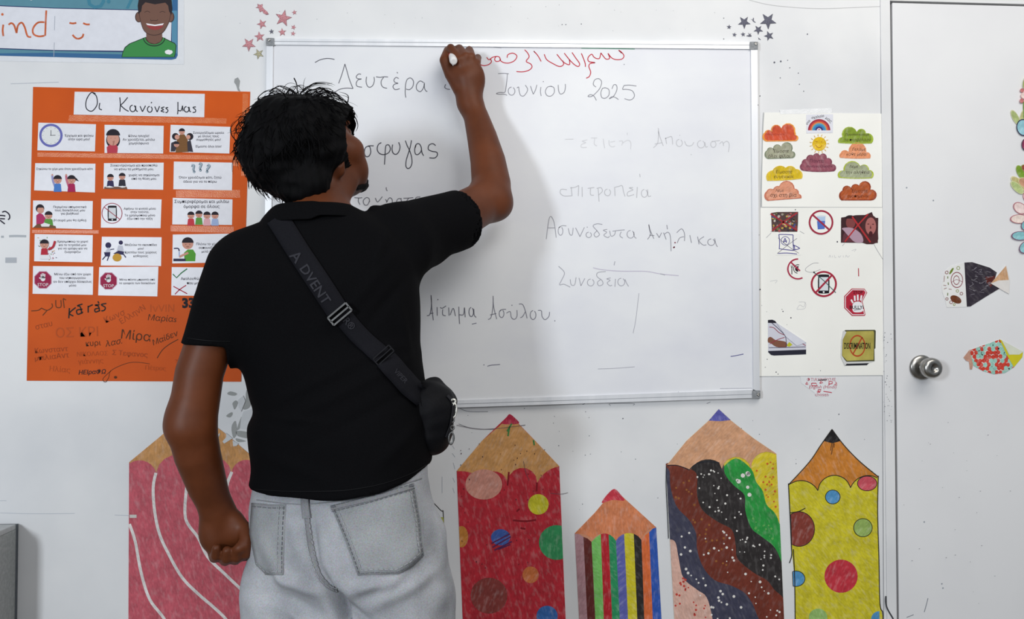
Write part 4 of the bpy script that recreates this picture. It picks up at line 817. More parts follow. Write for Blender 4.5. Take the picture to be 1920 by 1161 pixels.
a.add([P4(ell(253, 395, 54, 32, rot=28))], M((110, 60, 34), 'crayon')); a.add([P4(ell(213, 137, 34, 10, rot=-58))], M((110, 130, 50)))
a.add([P4(q) for (x, y, r) in ((275, 110, 17), (267, 318, 14), (238, 440, 12)) for q in ring(x, y, r-5, r, n=12)], M((140, 150, 80)))
a.add([P4(q) for (x, y, r) in ((170, 150, 16), (303, 342, 15), (210, 420, 16), (172, 390, 14)) for q in ring(x, y, r-5, r, n=12)]+[q for L in ([(150, 180), (145, 235)], [(140, 265), (165, 270)], [(145, 300), (170, 290)], [(188, 300), (215, 304)]) for q in ribbon(P4(L), 0.9, False)], M((130, 60, 60)))
a.add([q for L in ([(180, 185), (180, 205)], [(182, 240), (186, 262)], [(180, 335), (178, 360)]) for q in ribbon(P4(L), 1.5, False)], M((100, 120, 50)))
a.build('drawn_markings', fi)
def convclip(poly, cl):
    for i in range(len(cl)):
        poly = clip(poly, cl[i], cl[(i+1) % len(cl)])
        if len(poly) < 3: return []
    return poly
f2p = [(385, 850), (560, 790), (650, 757), (780, 1010), (700, 1062), (600, 1074), (500, 1045), (420, 1000), (380, 965)]
f2o = [(385, 850), (560, 790), (650, 757), (862, 870), (855, 920), (780, 1010), (700, 1062), (600, 1074), (500, 1045), (420, 1000), (380, 965)]
f2 = tag(slab('paper_fish', P4(f2o), YD, 0.0008, M((214, 214, 206), 'paper')), 'paper fish with red and mint scales and a yellow head on the door', 'drawing', 'paper fish on the door')
random.seed(5)
cl = f2p if area2(f2p) > 0 else f2p[::-1]
sc_r, sc_m = [], []
for i in range(-1, 13):
    for j in range(0, 9):
        x = 385+i*34+(17 if j % 2 else 0)+random.uniform(-5, 5); y = 770+j*36+random.uniform(-5, 5)
        p = convclip(ell(x, y, 19, 21, n=12), cl)
        if len(p) > 2: (sc_r if random.random() < 0.5 else sc_m).append(P4(p))
flat('red_scales', sc_r, M((204, 66, 52), 'crayon'), YD-0.0009, f2); flat('mint_scales', sc_m, M((152, 202, 188), 'crayon'), YD-0.00094, f2)
tag(slab('yellow_head', P4([(650, 757), (672, 768), (735, 900), (862, 872), (855, 920), (780, 1010), (715, 900)]), YD-0.00095, 0.0006, M((206, 196, 40), 'paper'), f2), 'yellow head band')
tag(slab('folded_fin', P4([(668, 765), (865, 870), (828, 896), (738, 895)]), YD-0.0010, 0.0009, M((214, 218, 200), 'paper'), f2), 'white folded flap')
slab('tail', P4([(378, 850), (322, 922), (345, 950), (372, 960), (380, 1030), (400, 1030), (410, 985), (388, 900)]), YD, 0.0011, M((196, 150, 130), 'crayon'), f2)
flat('eye_dot', [P4(ell(640, 842, 8)), P4(ell(735, 1024, 7))], BLK, YD-0.0011, f2)
T5 = (1860, 130, 3.225)
P5 = lambda L: tf(L, *T5)
def petal(cx, cy, l, w, rot): return ell(cx, cy, l, w, n=20, rot=rot)
def flower(label, items, ex):
    c0 = P5([(ex[0], ex[1])])[0]; e = tag(empty('paper_flower', W(c0[0], c0[1], YD)), label, 'drawing', 'cut-out paper flowers on the door')
    for k, (nm_, pts, col, rimc) in enumerate(items):
        th = 0.0016+0.0004*k
        o = slab(nm_, P5(pts), YD, th, M(rimc, 'paper'), e)
        c = (sum(p[0] for p in pts)/len(pts), sum(p[1] for p in pts)/len(pts))
        flat('crayon_fill', [P5([lerp2(p, c, 0.13) for p in pts])], M(col, 'crayon'), YD-th-0.00008, o)
    return e
flower('upper paper flower with a blue butterfly centre, cut off by the right edge', [
    ('leaf', petal(142, 292, 52, 20, 62), (168, 182, 120), (206, 204, 170)), ('leaf', petal(190, 285, 50, 20, 105), (186, 186, 130), (210, 206, 176)),
    ('stem', [(188, 190), (196, 190), (196, 300), (188, 300)], (120, 150, 80), (150, 170, 110)),
    ('flower_centre', petal(190, 352, 42, 52, -12), (146, 196, 208), (60, 60, 84)), ('flower_centre', petal(205, 455, 26, 38, 0), (140, 60, 90), (44, 36, 56)),
    ('petal', petal(182, 127, 12, 12, 0), (198, 120, 120), (190, 120, 120)), ('petal', petal(200, 158, 26, 22, 0), (236, 214, 206), (224, 180, 176)), ('petal', petal(180, 190, 12, 14, 0), (198, 120, 120), (190, 120, 120)),
    ('leaf', petal(204, 80, 40, 16, 100), (140, 160, 80), (190, 190, 140))], (190, 300))
flower('middle paper flower with green leaf petals, cut off by the right edge', [
    ('leaf', petal(175, 622, 46, 24, 62), (120, 154, 50), (150, 170, 90)), ('leaf', petal(210, 606, 40, 22, 40), (150, 70, 50), (150, 150, 90)), ('leaf', petal(162, 690, 60, 24, 42), (196, 186, 128), (214, 206, 160)), ('leaf', petal(152, 715, 52, 22, 45), (180, 196, 132), (206, 208, 160)), ('leaf', petal(205, 690, 52, 30, 30), (200, 150, 120), (210, 200, 150)),
    ('flower_centre', petal(222, 730, 26, 26, 0), (190, 150, 60), (190, 150, 90))], (190, 660))
flower('lower paper flower with pink and turquoise petals, cut off by the right edge', [
    ('petal', petal(215, 775, 36, 26, 60), (232, 208, 206), (176, 112, 120)), ('petal', petal(170, 840, 46, 32, 35), (236, 214, 210), (176, 112, 120)), ('petal', petal(165, 905, 56, 28, 0), (236, 218, 208), (176, 112, 120)),
    ('petal', petal(210, 945, 36, 32, -20), (130, 186, 192), (120, 84, 110)), ('petal', petal(172, 1007, 56, 28, 0), (138, 196, 202), (120, 84, 110)), ('petal', petal(205, 1075, 46, 34, -40), (138, 196, 202), (120, 84, 110)),
    ('flower_centre', petal(235, 960, 30, 30, 0), (190, 70, 100), (150, 60, 90))], (190, 930))

# ================================================================ crayon pencils
YP = -0.0003
BOT = 1330
def pencil(label, outline, mat, pos):
    e = tag(empty('pencil_drawing', W(pos[0], pos[1], 0)), label, 'drawing', 'giant crayon pencils along the bottom of the wall')
    slab('paper_body', outline, YP, 0.0008, mat, e); return e
def ext(p, q, y):   # extend the line p->q down to height y
    t = (y-p[1])/(q[1]-p[1]); return (p[0]+(q[0]-p[0])*t, y)
YQ = YP-0.0009
# 1 pink
T6 = (230, 740, 2.759); P6 = lambda L: tf(L, *T6)
PINK = M((196, 92, 104), 'crayon')
e = pencil('pink giant pencil with wavy white lines, partly behind the man', [(242, 867), (300, 819), (360, 766), (421, 812), (479, 861), (481, BOT), (240, BOT)], PINK, (360, 1000))
o = flat('wooden_tip', [[(242, 867), (300, 819), (350, 775), (360, 766), (370, 773), (421, 812), (479, 861)]+lobes([(479, 868), (434, 886), (369, 884), (293, 886), (243, 869)], [-.28, -.42, -.42, -.25], closed=False)], M((202, 148, 92), 'crayon'), YQ, e)
for L in ([(172, 405), (158, 480), (165, 600), (190, 720), (240, 830), (310, 950), (400, 1040), (470, 1100), (540, 1170), (620, 1290)], [(330, 480), (325, 640), (390, 740), (440, 840), (530, 930), (640, 1035), (690, 1090)],
          [(35, 670), (65, 760), (95, 920), (140, 1060), (215, 1161), (270, 1280)], [(565, 400), (540, 470), (545, 550), (575, 615), (640, 700), (690, 750)]):
    flat('chalk_line', ribbon(P6(L), 5.6), M((226, 220, 216), 'crayon'), YQ-0.0001, e)
strokes('torn_spot', [[(36, 630), (72, 630)]], 6, M((208, 204, 196), 'paper'), YQ-0.0002, e, T6)
# 2 red
T7 = (840, 740, 2.757); P7 = lambda L: tf(L, *T7)
RDC = M((186, 46, 58), 'crayon')
bl, br = ext((45, 395), (76, 1161), 1560), ext((575, 370), (608, 1161), 1560)
o7 = [(45, 395), (175, 240), (318, 102), (450, 238), (575, 370), br, bl]
e = pencil('red giant pencil with coloured spots, under the left of the whiteboard', P7(o7), RDC, (955, 1000))
flat('wooden_tip', [P7([(45, 395), (175, 240), (283, 148), (318, 102), (362, 150), (450, 238), (575, 370)]+lobes([(572, 372), (462, 455), (308, 450), (170, 432), (48, 397)], [-.12, -.48, -.32, -.10], closed=False))], M((206, 152, 94), 'crayon'), YQ, e)
flat('lead_tip', [P7(spline([(278, 150), (300, 122), (318, 101), (345, 120), (368, 148), (325, 154)], 3, True))], M((178, 44, 70), 'crayon'), YQ-0.00012, e)
cl7 = [(575, 370), br, bl, (45, 395), (50, 300), (570, 300)]
cl7 = cl7 if area2(cl7) > 0 else cl7[::-1]
for (x, y, rx, ry, c) in ((185, 465, 95, 78, (206, 144, 128)), (467, 568, 53, 53, (206, 198, 50)), (562, 765, 92, 90, (58, 146, 92)), (272, 738, 50, 42, (66, 96, 170)), (427, 932, 42, 43, (206, 116, 66)), (212, 1040, 95, 93, (136, 62, 58)), (512, 1145, 55, 53, (60, 108, 176)), (70, 735, 34, 55, (196, 130, 60)), (540, 1330, 70, 70, (90, 170, 90)), (180, 1370, 80, 80, (220, 180, 60))):
    p = convclip(ell(x, y, rx, ry, n=32), cl7)
    if len(p) > 2: flat('spot', [P7(p)], M(c, 'crayon'), YQ-0.0001, e)
a = Art(YQ-0.0003)
a.add([P7(q) for L in ([(230, 790), (325, 735)], [(225, 770), (320, 720)], [(240, 805), (330, 760)], [(260, 800), (322, 775)]) for q in ribbon(L, 7, False)], M((90, 40, 84)))
a.add([P7(q) for L in ([(355, 605), (370, 590)], [(340, 650), (400, 655), (455, 648)], [(375, 690), (400, 695)], [(315, 400), (308, 470)], [(460, 455), (458, 500)]) for q in ribbon(L, 9)], M((130, 26, 36)))
a.add([P7(q) for L in ([(45, 158), (150, 178), (260, 175), (400, 158)], [(390, 345), (402, 400), (420, 445)], [(530, 510), (580, 515), (620, 508)]) for q in ribbon(L, 2.2)], M((96, 84, 90)))
a.add([P7(q) for L in ([(318, 165), (310, 215)], [(330, 150), (305, 190)], [(442, 235), (446, 262)]) for q in ribbon(L, 8)], M((70, 130, 70)))
random.seed(9)
a.add([P7(ell(random.uniform(60, 560), random.uniform(250, 900), random.uniform(1.5, 3), random.uniform(2, 5), n=6)) for _ in range(40)], M((70, 40, 44))); a.build('pen_scribbles', e)
# 3 small striped
e3o = [(655, 718), (760, 610), (860, 490), (970, 590), (1075, 686)]
b3l, b3r = ext((655, 718), (678, 1161), 1560), ext((1075, 686), (1102, 1161), 1560)
e = pencil('small giant pencil with vertical coloured stripes, shortest in the row', P7(e3o+[b3r, b3l]), M((200, 140, 110), 'paper'), (1155, 1040))
top = [655, 700, 742, 790, 830, 868, 910, 960, 1000, 1040, 1076]; bot = [678, 720, 762, 805, 848, 888, 930, 978, 1015, 1058, 1102]
scl = [(718, 736), (736, 762), (762, 722), (722, 722), (722, 752), (752, 712), (712, 716), (716, 752), (752, 712), (712, 686)]
cs = [(172, 132, 138), (96, 42, 38), (118, 186, 96), (176, 36, 46), (44, 138, 88), (92, 96, 164), (200, 188, 44), (46, 42, 40), (212, 106, 58), (48, 86, 170)]
for k in range(10):
    a0, a1 = (top[k], scl[k][0]), (top[k+1], scl[k][1]); c0, c1 = (bot[k], 1161), (bot[k+1], 1161)
    flat('stripe', [P7([a0, ((a0[0]+a1[0])/2, (a0[1]+a1[1])/2-5), a1, ext((top[k+1], 740), c1, 1560), ext((top[k], 740), c0, 1560)])], M(cs[k], 'crayon'), YQ, e)
flat('wooden_tip', [P7(e3o+[(1072, 690)]+lobes([(1060, 690), (1000, 750), (868, 756), (745, 748), (660, 720)], [-.12, -.28, -.28, -.12], closed=False))], M((206, 126, 86), 'crayon'), YQ-0.0001, e)
flat('lead_tip', [P7(spline([(795, 560), (825, 515), (860, 488), (890, 515), (912, 548), (850, 545)], 4, True))], M((196, 58, 72), 'crayon'), YQ-0.0002, e)
# 4 wavy dark
T8 = (1220, 740, 2.759); P8 = lambda L: tf(L, *T8)
b4l, b4r = ext((90, 740), (118, 1161), 1560), ext((652, 312), (690, 1161), 1560)
o8 = [(80, 370), (185, 240), (300, 135), (352, 76), (412, 132), (530, 225), (650, 306), b4r, b4l]
e = pencil('wide giant pencil with dark wavy spotted bands and blue tip', P8(o8), M((212, 192, 48), 'crayon'), (1360, 1000))
LB, RB = 1560, None
cl8 = [(80, 300), (652, 300), b4r, b4l, (90, 740)]
cl8 = cl8 if area2(cl8) > 0 else cl8[::-1]
def wave(name, pts, col, k):
    s = spline(pts, 4); poly = s+[(s[-1][0], 1560), (0, 1560), (0, s[0][1])]
    poly = clip(clip(clip(poly, (b4l[0], b4l[1]), (79, 370)), (652, 306), b4r), (800, 1560), (-10, 1560))
    return flat(name, [P8(poly)], M(col, 'crayon'), YQ-0.00010*k, e)
def cl_side(poly): return poly
wave('green_band', [(365, 385), (440, 330), (520, 385), (545, 450), (580, 500), (600, 570), (640, 610), (665, 665), (700, 800), (720, 1560)], (46, 148, 66), 1)
wave('black_band', [(200, 380), (262, 336), (368, 336), (384, 410), (430, 470), (485, 520), (490, 600), (520, 690), (580, 740), (640, 790), (678, 870), (720, 1000), (740, 1560)], (50, 46, 46), 2)
wave('brown_band', [(78, 358), (105, 356), (203, 384), (240, 420), (240, 520), (270, 600), (350, 660), (420, 700), (440, 780), (450, 850), (530, 920), (600, 960), (640, 1010), (690, 1060), (760, 1200), (770, 1560)], (112, 52, 40), 3)
wave('blue_grey_band', [(78, 372), (98, 400), (103, 480), (135, 580), (200, 650), (235, 720), (240, 800), (270, 890), (330, 960), (420, 990), (490, 1030), (530, 1090), (560, 1161), (640, 1300), (700, 1560)], (66, 66, 84), 4)
wave('pink_band', [(60, 745), (92, 748), (128, 765), (145, 850), (170, 950), (240, 1010), (290, 1050), (320, 1161), (340, 1300), (420, 1560)], (214, 172, 156), 5)
flat('wooden_tip', [P8([(80, 370), (185, 240), (300, 135), (352, 76), (412, 132), (530, 225), (650, 306)]+lobes([(648, 310), (520, 388), (368, 384), (355, 352), (205, 390), (84, 366)], [-.32, -.42, 0.01, -.22, -.08], closed=False))], M((208, 156, 120), 'crayon'), YQ-0.0007, e)
flat('lead_tip', [P8([(300, 135), (352, 75), (414, 132), (360, 138)])], M((92, 92, 166), 'crayon'), YQ-0.0008, e)
random.seed(21)
def inside(pt, poly):
    x, y = pt; r = False
    for i in range(len(poly)):
        x1_, y1_ = poly[i]; x2_, y2_ = poly[i-1]
        if (y1_ > y) != (y2_ > y) and x < (x2_-x1_)*(y-y1_)/(y2_-y1_)+x1_: r = not r
    return r
a = Art(YQ-0.0006)
def dotsin(region, n, col, r0, r1):
    out = []; xs = [p[0] for p in region]; ys = [p[1] for p in region]
    while len(out) < n:
        p = (random.uniform(min(xs), max(xs)), random.uniform(min(ys), max(ys)))
        if inside(p, region): out.append(P8(ell(p[0], p[1], random.uniform(r0, r1), n=7)))
    a.k = 0; a.add(out, M(col))
WD = (222, 218, 212)
dotsin([(230, 380), (360, 370), (470, 540), (500, 700), (650, 850), (670, 980), (460, 820), (430, 690), (260, 560)], 52, WD, 3, 6)
dotsin([(110, 600), (220, 740), (250, 900), (330, 980), (420, 1010), (520, 1161), (330, 1161), (160, 930), (140, 760)], 26, WD, 4, 8)
dotsin([(250, 640), (420, 720), (440, 860), (600, 980), (670, 1080), (670, 1161), (580, 1150), (430, 960), (270, 860)], 30, WD, 3, 8)
dotsin([(120, 400), (230, 430), (230, 540), (330, 680), (400, 760), (400, 900), (280, 850), (240, 680), (130, 540)], 26, (146, 92, 50), 5, 7)
dotsin([(400, 370), (500, 380), (560, 520), (540, 560), (440, 440)], 8, WD, 7, 12)
dotsin([(540, 400), (640, 330), (660, 640), (600, 540)], 22, (200, 90, 50), 3, 6)
dotsin([(110, 790), (140, 900), (230, 1020), (290, 1080), (300, 1161), (130, 1161)], 22, (190, 70, 60), 4, 7)
dotsin([(510, 600), (620, 680), (650, 770), (540, 700)], 12, (100, 170, 90), 3, 7); a.build('painted_dots', e)
strokes('dark_outline', [[(81, 370), (80, 480), (88, 640), (92, 745)], [(84, 366), (140, 367), (200, 390)], [(200, 390), (230, 362), (280, 348), (355, 352)]], 1.4, M((36, 40, 48)), YQ-0.0009, e, T8)
# 5 yellow
bl5, br5 = (752, 1560), (1200, 1560)
o9 = [(713, 467), (820, 350), (880, 262), (938, 180), (1000, 262), (1080, 345), (1178, 426), (1174, 600), (1181, 850), (1186, 1080), (1202, 1161), br5, bl5, (748, 1161), (745, 950), (728, 780), (722, 600)]
YE = M((204, 192, 46), 'crayon')
e = pencil('yellow giant pencil with spots and black outlines, rightmost in the row', P8(o9), YE, (1565, 1000))
flat('wooden_tip', [P8([(713, 467), (820, 350), (880, 262), (938, 180), (1000, 262), (1080, 345), (1178, 426)]+lobes([(1172, 430), (1034, 482), (865, 497), (735, 455), (715, 466)], [-.22, -.42, -.2, 0.01], closed=False))], M((202, 128, 52), 'crayon'), YQ, e)
flat('lead_tip', [P8([(893, 240), (938, 179), (985, 240), (940, 252)])], M((34, 32, 34), 'crayon'), YQ-0.0001, e)
cl9 = [(715, 300), (1178, 300), (1186, 1560), (752, 1560), (729, 780), (722, 600)]
cl9 = cl9 if area2(cl9) > 0 else cl9[::-1]
BO = M((40, 38, 36))
for (x, y, rx, ry, c, rim) in ((942, 530, 38, 36, (84, 148, 196), 1), (1120, 460, 50, 38, (204, 84, 96), 1), (768, 696, 80, 90, (134, 62, 52), 1), (1098, 689, 48, 47, (150, 178, 96), 1), (985, 940, 86, 86, (192, 54, 66), 0), (752, 953, 46, 40, (84, 148, 196), 1), (866, 1152, 48, 44, (152, 190, 110), 0), (1182, 1165, 42, 44, (84, 148, 196), 0), (1000, 1350, 80, 80, (84, 148, 196), 0)):
    p = convclip(ell(x, y, rx, ry, n=30), cl9)
    if len(p) < 3: continue
    o = flat('spot', [P8(p)], M(c, 'crayon'), YQ-0.0002, e)
    if rim: flat('outline', ribbon(P8(p), 1.3, False, True), BO, YQ-0.0003, o)
strokes('black_outline', [[(713, 467), (820, 350), (880, 262), (938, 180)], [(938, 180), (1000, 262), (1080, 345), (1178, 426)], [(1178, 420), (1174, 600), (1181, 850), (1186, 1080), (1200, 1125), (1202, 1161), (1200, 1240)],
         [(713, 460), (720, 600), (728, 780), (730, 830), (718, 872)], [(738, 800), (745, 950), (748, 1161), (750, 1300)], [(722, 612), (765, 605), (800, 588)]], 1.7, BO, YQ-0.0004, e, T8)
strokes('black_outline', [lobes([(715, 466), (735, 455)], 0.01, closed=False), lobes([(735, 455), (865, 497)], .2, closed=False), lobes([(865, 497), (1034, 482)], .42, closed=False), lobes([(1034, 482), (1172, 430)], .22, closed=False)], 1.5, BO, YQ-0.0004, e, T8)
strokes('pen_scribbles', [[(938, 250), (930, 290)], [(945, 250), (935, 310)], [(950, 252), (948, 275)]], 1.6, M((110, 70, 40)), YQ-0.0004, e, T8)
# 6 sliver of one more pencil showing between the jeans and the red pencil
e = pencil('pale giant pencil almost hidden behind the man, yellow fleck at its edge', [(640, 980), (735, 870), (831, 962), (833, 1040), (838, 1161), (842, BOT), (640, BOT)], M((214, 216, 218), 'paper'), (740, 1100))
strokes('black_outline', [[(735, 870), (790, 920), (826, 957), (831, 963), (833, 1040), (837, 1161), (840, BOT)]], 1.6, BO, YQ, e)
flat('yellow_fleck', [[(826, 970), (831, 970), (834, 996), (829, 992)]], M((176, 178, 84), 'crayon'), YQ-0.0001, e)
wm('faint_writing', [[(848, 835), (852, 842)], [(848, 850), (853, 857)], [(850, 868), (853, 880)], [(849, 896), (853, 905)], [(849, 915), (852, 925)], [(829, 894), (829, 925)]], 1.0, (176, 180, 188))

# ================================================================ signed distance modelling for the man
class SDF:
    def __init__(s, lo, hi, h):
        s.lo = np.array(lo, float); s.h = h; s.n = np.ceil((np.array(hi)-s.lo)/h).astype(int)+1
        s.D = np.full(s.n, 0.08, np.float32)
    def sub(s, lo, hi):
        a = np.maximum(0, np.floor((np.array(lo)-s.lo)/s.h).astype(int)); b = np.minimum(s.n, np.ceil((np.array(hi)-s.lo)/s.h).astype(int)+1)
        if np.any(b <= a): return None
        sl = tuple(slice(int(p), int(q)) for p, q in zip(a, b))
        g = [((np.arange(a[i], b[i]))*s.h+s.lo[i]).astype(np.float32) for i in range(3)]
        return sl, g[0][:, None, None], g[1][None, :, None], g[2][None, None, :]
    def smin(s, sl, d, k):
        D = s.D[sl]
        if k <= 0: s.D[sl] = np.minimum(D, d)
        else:
            hh = np.maximum(k-np.abs(D-d), 0)/k; s.D[sl] = np.minimum(D, d)-hh*hh*k*0.25
    def cone(s, a, b, ra, rb, k=0.01, sub=False):
        a = np.array(a, float); b = np.array(b, float); r = max(ra, rb)+k+0.012
        w = s.sub(np.minimum(a, b)-r, np.maximum(a, b)+r)
        if w is None: return
        sl, X, Y, Z = w; ab = b-a; L = float(ab@ab)+1e-9
        t = np.clip(((X-a[0])*ab[0]+(Y-a[1])*ab[1]+(Z-a[2])*ab[2])/L, 0, 1)
        d = np.sqrt((X-a[0]-t*ab[0])**2+(Y-a[1]-t*ab[1])**2+(Z-a[2]-t*ab[2])**2)-(ra+(rb-ra)*t)
        if sub: s.D[sl] = np.maximum(s.D[sl], -d)
        else: s.smin(sl, d.astype(np.float32), k)
    def chain(s, pts, rs, k=0.01):
        A = np.array(pts, float); r = max(rs)+k+0.012; w = s.sub(A.min(0)-r, A.max(0)+r)
        if w is None: return
        sl, X, Y, Z = w; D = None
        for i in range(len(A)-1):
            a, b = A[i], A[i+1]; ab = b-a; L = float(ab@ab)+1e-9
            t = np.clip(((X-a[0])*ab[0]+(Y-a[1])*ab[1]+(Z-a[2])*ab[2])/L, 0, 1)
            d = np.sqrt((X-a[0]-t*ab[0])**2+(Y-a[1]-t*ab[1])**2+(Z-a[2]-t*ab[2])**2)-(rs[i]+(rs[i+1]-rs[i])*t)
            D = d if D is None else np.minimum(D, d)
        s.smin(sl, D.astype(np.float32), k)
    def ellip(s, c, r, Rm=None, k=0.01, sub=False, ks=0.008):
        c = np.array(c, float); r = np.array(r, float); m = r.max()+k+0.012
        w = s.sub(c-m, c+m)
        if w is None: return
        sl, X, Y, Z = w; X, Y, Z = X-c[0], Y-c[1], Z-c[2]
        if Rm is None: u, v, q = X, Y, Z
        else:  # columns of Rm are the local axes
            u = X*Rm[0][0]+Y*Rm[1][0]+Z*Rm[2][0]; v = X*Rm[0][1]+Y*Rm[1][1]+Z*Rm[2][1]; q = X*Rm[0][2]+Y*Rm[1][2]+Z*Rm[2][2]
        k0 = np.sqrt((u/r[0])**2+(v/r[1])**2+(q/r[2])**2)+1e-6; k1 = np.sqrt((u/r[0]**2)**2+(v/r[1]**2)**2+(q/r[2]**2)**2)+1e-6
        d = (k0*(k0-1)/k1).astype(np.float32)
        if sub:
            D = s.D[sl]; hh = np.maximum(ks-np.abs(D+d), 0)/ks; s.D[sl] = np.maximum(D, -d)+hh*hh*ks*0.25
        else: s.smin(sl, d, k)
    def loft(s, rows, n=2.3, k=0.01):
        """rows: (z, cx, cy, a, b, yaw) from low to high"""
        r = np.array(rows, float); m = max(r[:, 3].max(), r[:, 4].max())+0.03
        w = s.sub((r[:, 1].min()-m, r[:, 2].min()-m, r[0, 0]-0.02), (r[:, 1].max()+m, r[:, 2].max()+m, r[-1, 0]+0.02))
        sl, X, Y, Z = w; z = Z[0, 0, :]
        I = [smooth_interp(z, r[:, 0], r[:, i])[None, None, :].astype(np.float32) for i in range(1, 6)]
        c, sn = np.cos(I[4]), np.sin(I[4]); u = (X-I[0])*c-(Y-I[1])*sn; v = (X-I[0])*sn+(Y-I[1])*c
        q = (np.abs(u/I[2])**n+np.abs(v/I[3])**n)**(1/n)
        d = ((q-1)*np.minimum(I[2], I[3])).astype(np.float32)
        d = np.maximum(d, np.maximum(r[0, 0]-Z, Z-r[-1, 0]))
        s.smin(sl, d, k)
    def mesh(s):
        D = s.D; I = D < 0; nx, ny, nz = D.shape
        cnt = np.zeros((nx-1, ny-1, nz-1), np.int8); cs = [(i, j, k) for i in (0, 1) for j in (0, 1) for k in (0, 1)]
        for (i, j, k) in cs: cnt += I[i:nx-1+i, j:ny-1+j, k:nz-1+k]
        act = (cnt > 0) & (cnt < 8); idx = np.argwhere(act)
        vid = np.full(act.shape, -1, np.int64); vid[act] = np.arange(len(idx))
        val = {c: D[idx[:, 0]+c[0], idx[:, 1]+c[1], idx[:, 2]+c[2]] for c in cs}
        acc = np.zeros((len(idx), 3)); num = np.zeros(len(idx))
        for a in cs:
            for ax in range(3):
                if a[ax]: continue
                b = list(a); b[ax] = 1; b = tuple(b); va, vb = val[a], val[b]; m = (va < 0) != (vb < 0)
                t = np.where(m, va/np.where(m, va-vb, 1), 0); p = np.tile(np.array(a, float), (len(idx), 1)); p[:, ax] += t
                acc[m] += p[m]; num += m
        V = (idx+acc/num[:, None])*s.h+s.lo
        F = []
        for ax in range(3):
            sl0 = [slice(None)]*3; sl1 = [slice(None)]*3; sl0[ax] = slice(0, -1); sl1[ax] = slice(1, None)
            A, B = I[tuple(sl0)], I[tuple(sl1)]; e = np.argwhere(A != B); o1, o2 = (ax+1) % 3, (ax+2) % 3
            e = e[(e[:, o1] > 0) & (e[:, o2] > 0) & (e[:, o1] < D.shape[o1]-1) & (e[:, o2] < D.shape[o2]-1)]
            def g(d1, d2):
                q = e.copy(); q[:, o1] += d1; q[:, o2] += d2; return vid[q[:, 0], q[:, 1], q[:, 2]]
            quad = np.stack([g(-1, -1), g(0, -1), g(0, 0), g(-1, 0)], 1)
            flip = ~A[e[:, 0], e[:, 1], e[:, 2]]; quad[flip] = quad[flip][:, ::-1]; F.append(quad)
        return V, np.concatenate(F)
def smooth_interp(x, xp, fp):
    # monotone-ish cubic (Catmull-Rom on non-uniform knots)
    xp = np.asarray(xp, float); fp = np.asarray(fp, float); m = np.gradient(fp, xp)
    i = np.clip(np.searchsorted(xp, x)-1, 0, len(xp)-2); h = xp[i+1]-xp[i]; t = np.clip((x-xp[i])/h, 0, 1)
    return (2*t**3-3*t**2+1)*fp[i]+(t**3-2*t**2+t)*h*m[i]+(-2*t**3+3*t**2)*fp[i+1]+(t**3-t**2)*h*m[i+1]
def relax(V, F, it=2, f=0.5):
    for _ in range(it):
        S = np.zeros_like(V); N = np.zeros(len(V))
        for k in range(4):
            a, b = F[:, k], F[:, (k+1) % 4]
            for x, y in ((a, b), (b, a)):
                for c in range(3): S[:, c] += np.bincount(x, V[y, c], len(V))
                N += np.bincount(x, minlength=len(V))
        V = V+f*(S/np.maximum(N, 1)[:, None]-V)
    return V
def npmesh(name, V, F, mat, parent):
    me = bpy.data.meshes.new(name); c = (V.min(0)+V.max(0))/2
    me.vertices.add(len(V)); me.vertices.foreach_set('co', (V-c).astype(np.float32).ravel())
    me.loops.add(F.size); me.loops.foreach_set('vertex_index', F.astype(np.int32).ravel())
    me.polygons.add(len(F)); me.polygons.foreach_set('loop_start', (np.arange(len(F))*4).astype(np.int32)); me.polygons.foreach_set('loop_total', np.full(len(F), 4, np.int32))
    me.polygons.foreach_set('use_smooth', np.ones(len(F), bool)); me.update(calc_edges=True); me.validate(); me.materials.append(mat)
    o = bpy.data.objects.new(name, me); COL.objects.link(o); o.parent = parent; o.location = Vector(c)-wloc(parent)
    return o
def P(px, py, y): return np.array(W(px, py, y))
def vnoise(p, seed, fr):
    r = np.random.RandomState(seed); o = np.zeros(len(p))
    for _ in range(7):
        k = r.normal(size=3); k = k/np.linalg.norm(k)*fr*r.uniform(0.6, 1.5); o += np.sin(p@k+r.uniform(0, 6.28))
    return o/3.0

# ---------------------------------------------------------------- materials
def skin_mat():
    m = noise_mat('skin', (86, 43, 20), (102, 53, 27), 14, 0.5, 0.06, lo=0.35, hi=0.65, spec=0.28)
    b = m.node_tree.nodes['Principled BSDF']; b.inputs['Subsurface Weight'].default_value = 0.08; b.inputs['Subsurface Radius'].default_value = (0.02, 0.008, 0.004); b.inputs['Subsurface Scale'].default_value = 0.3
    return m
SKIN = skin_mat()
SHIRT = noise_mat('black_pique', (10, 10, 12), (14, 14, 16), 500, 0.9, 0.2, lo=0.3, hi=0.7, spec=0.05)
STRAP = noise_mat('black_webbing', (19, 19, 24), (26, 26, 31), 700, 0.8, 0.3, lo=0.3, hi=0.7, spec=0.1)
STRAPT = M((46, 46, 52)); BAGM = noise_mat('bag_nylon', (9, 9, 12), (14, 14, 18), 300, 0.6, 0.2, lo=0.3, hi=0.7, spec=0.12)
HAIRM = noise_mat('black_hair', (3, 3, 4), (6, 5, 7), 90, 0.7, 0.2, spec=0.10)
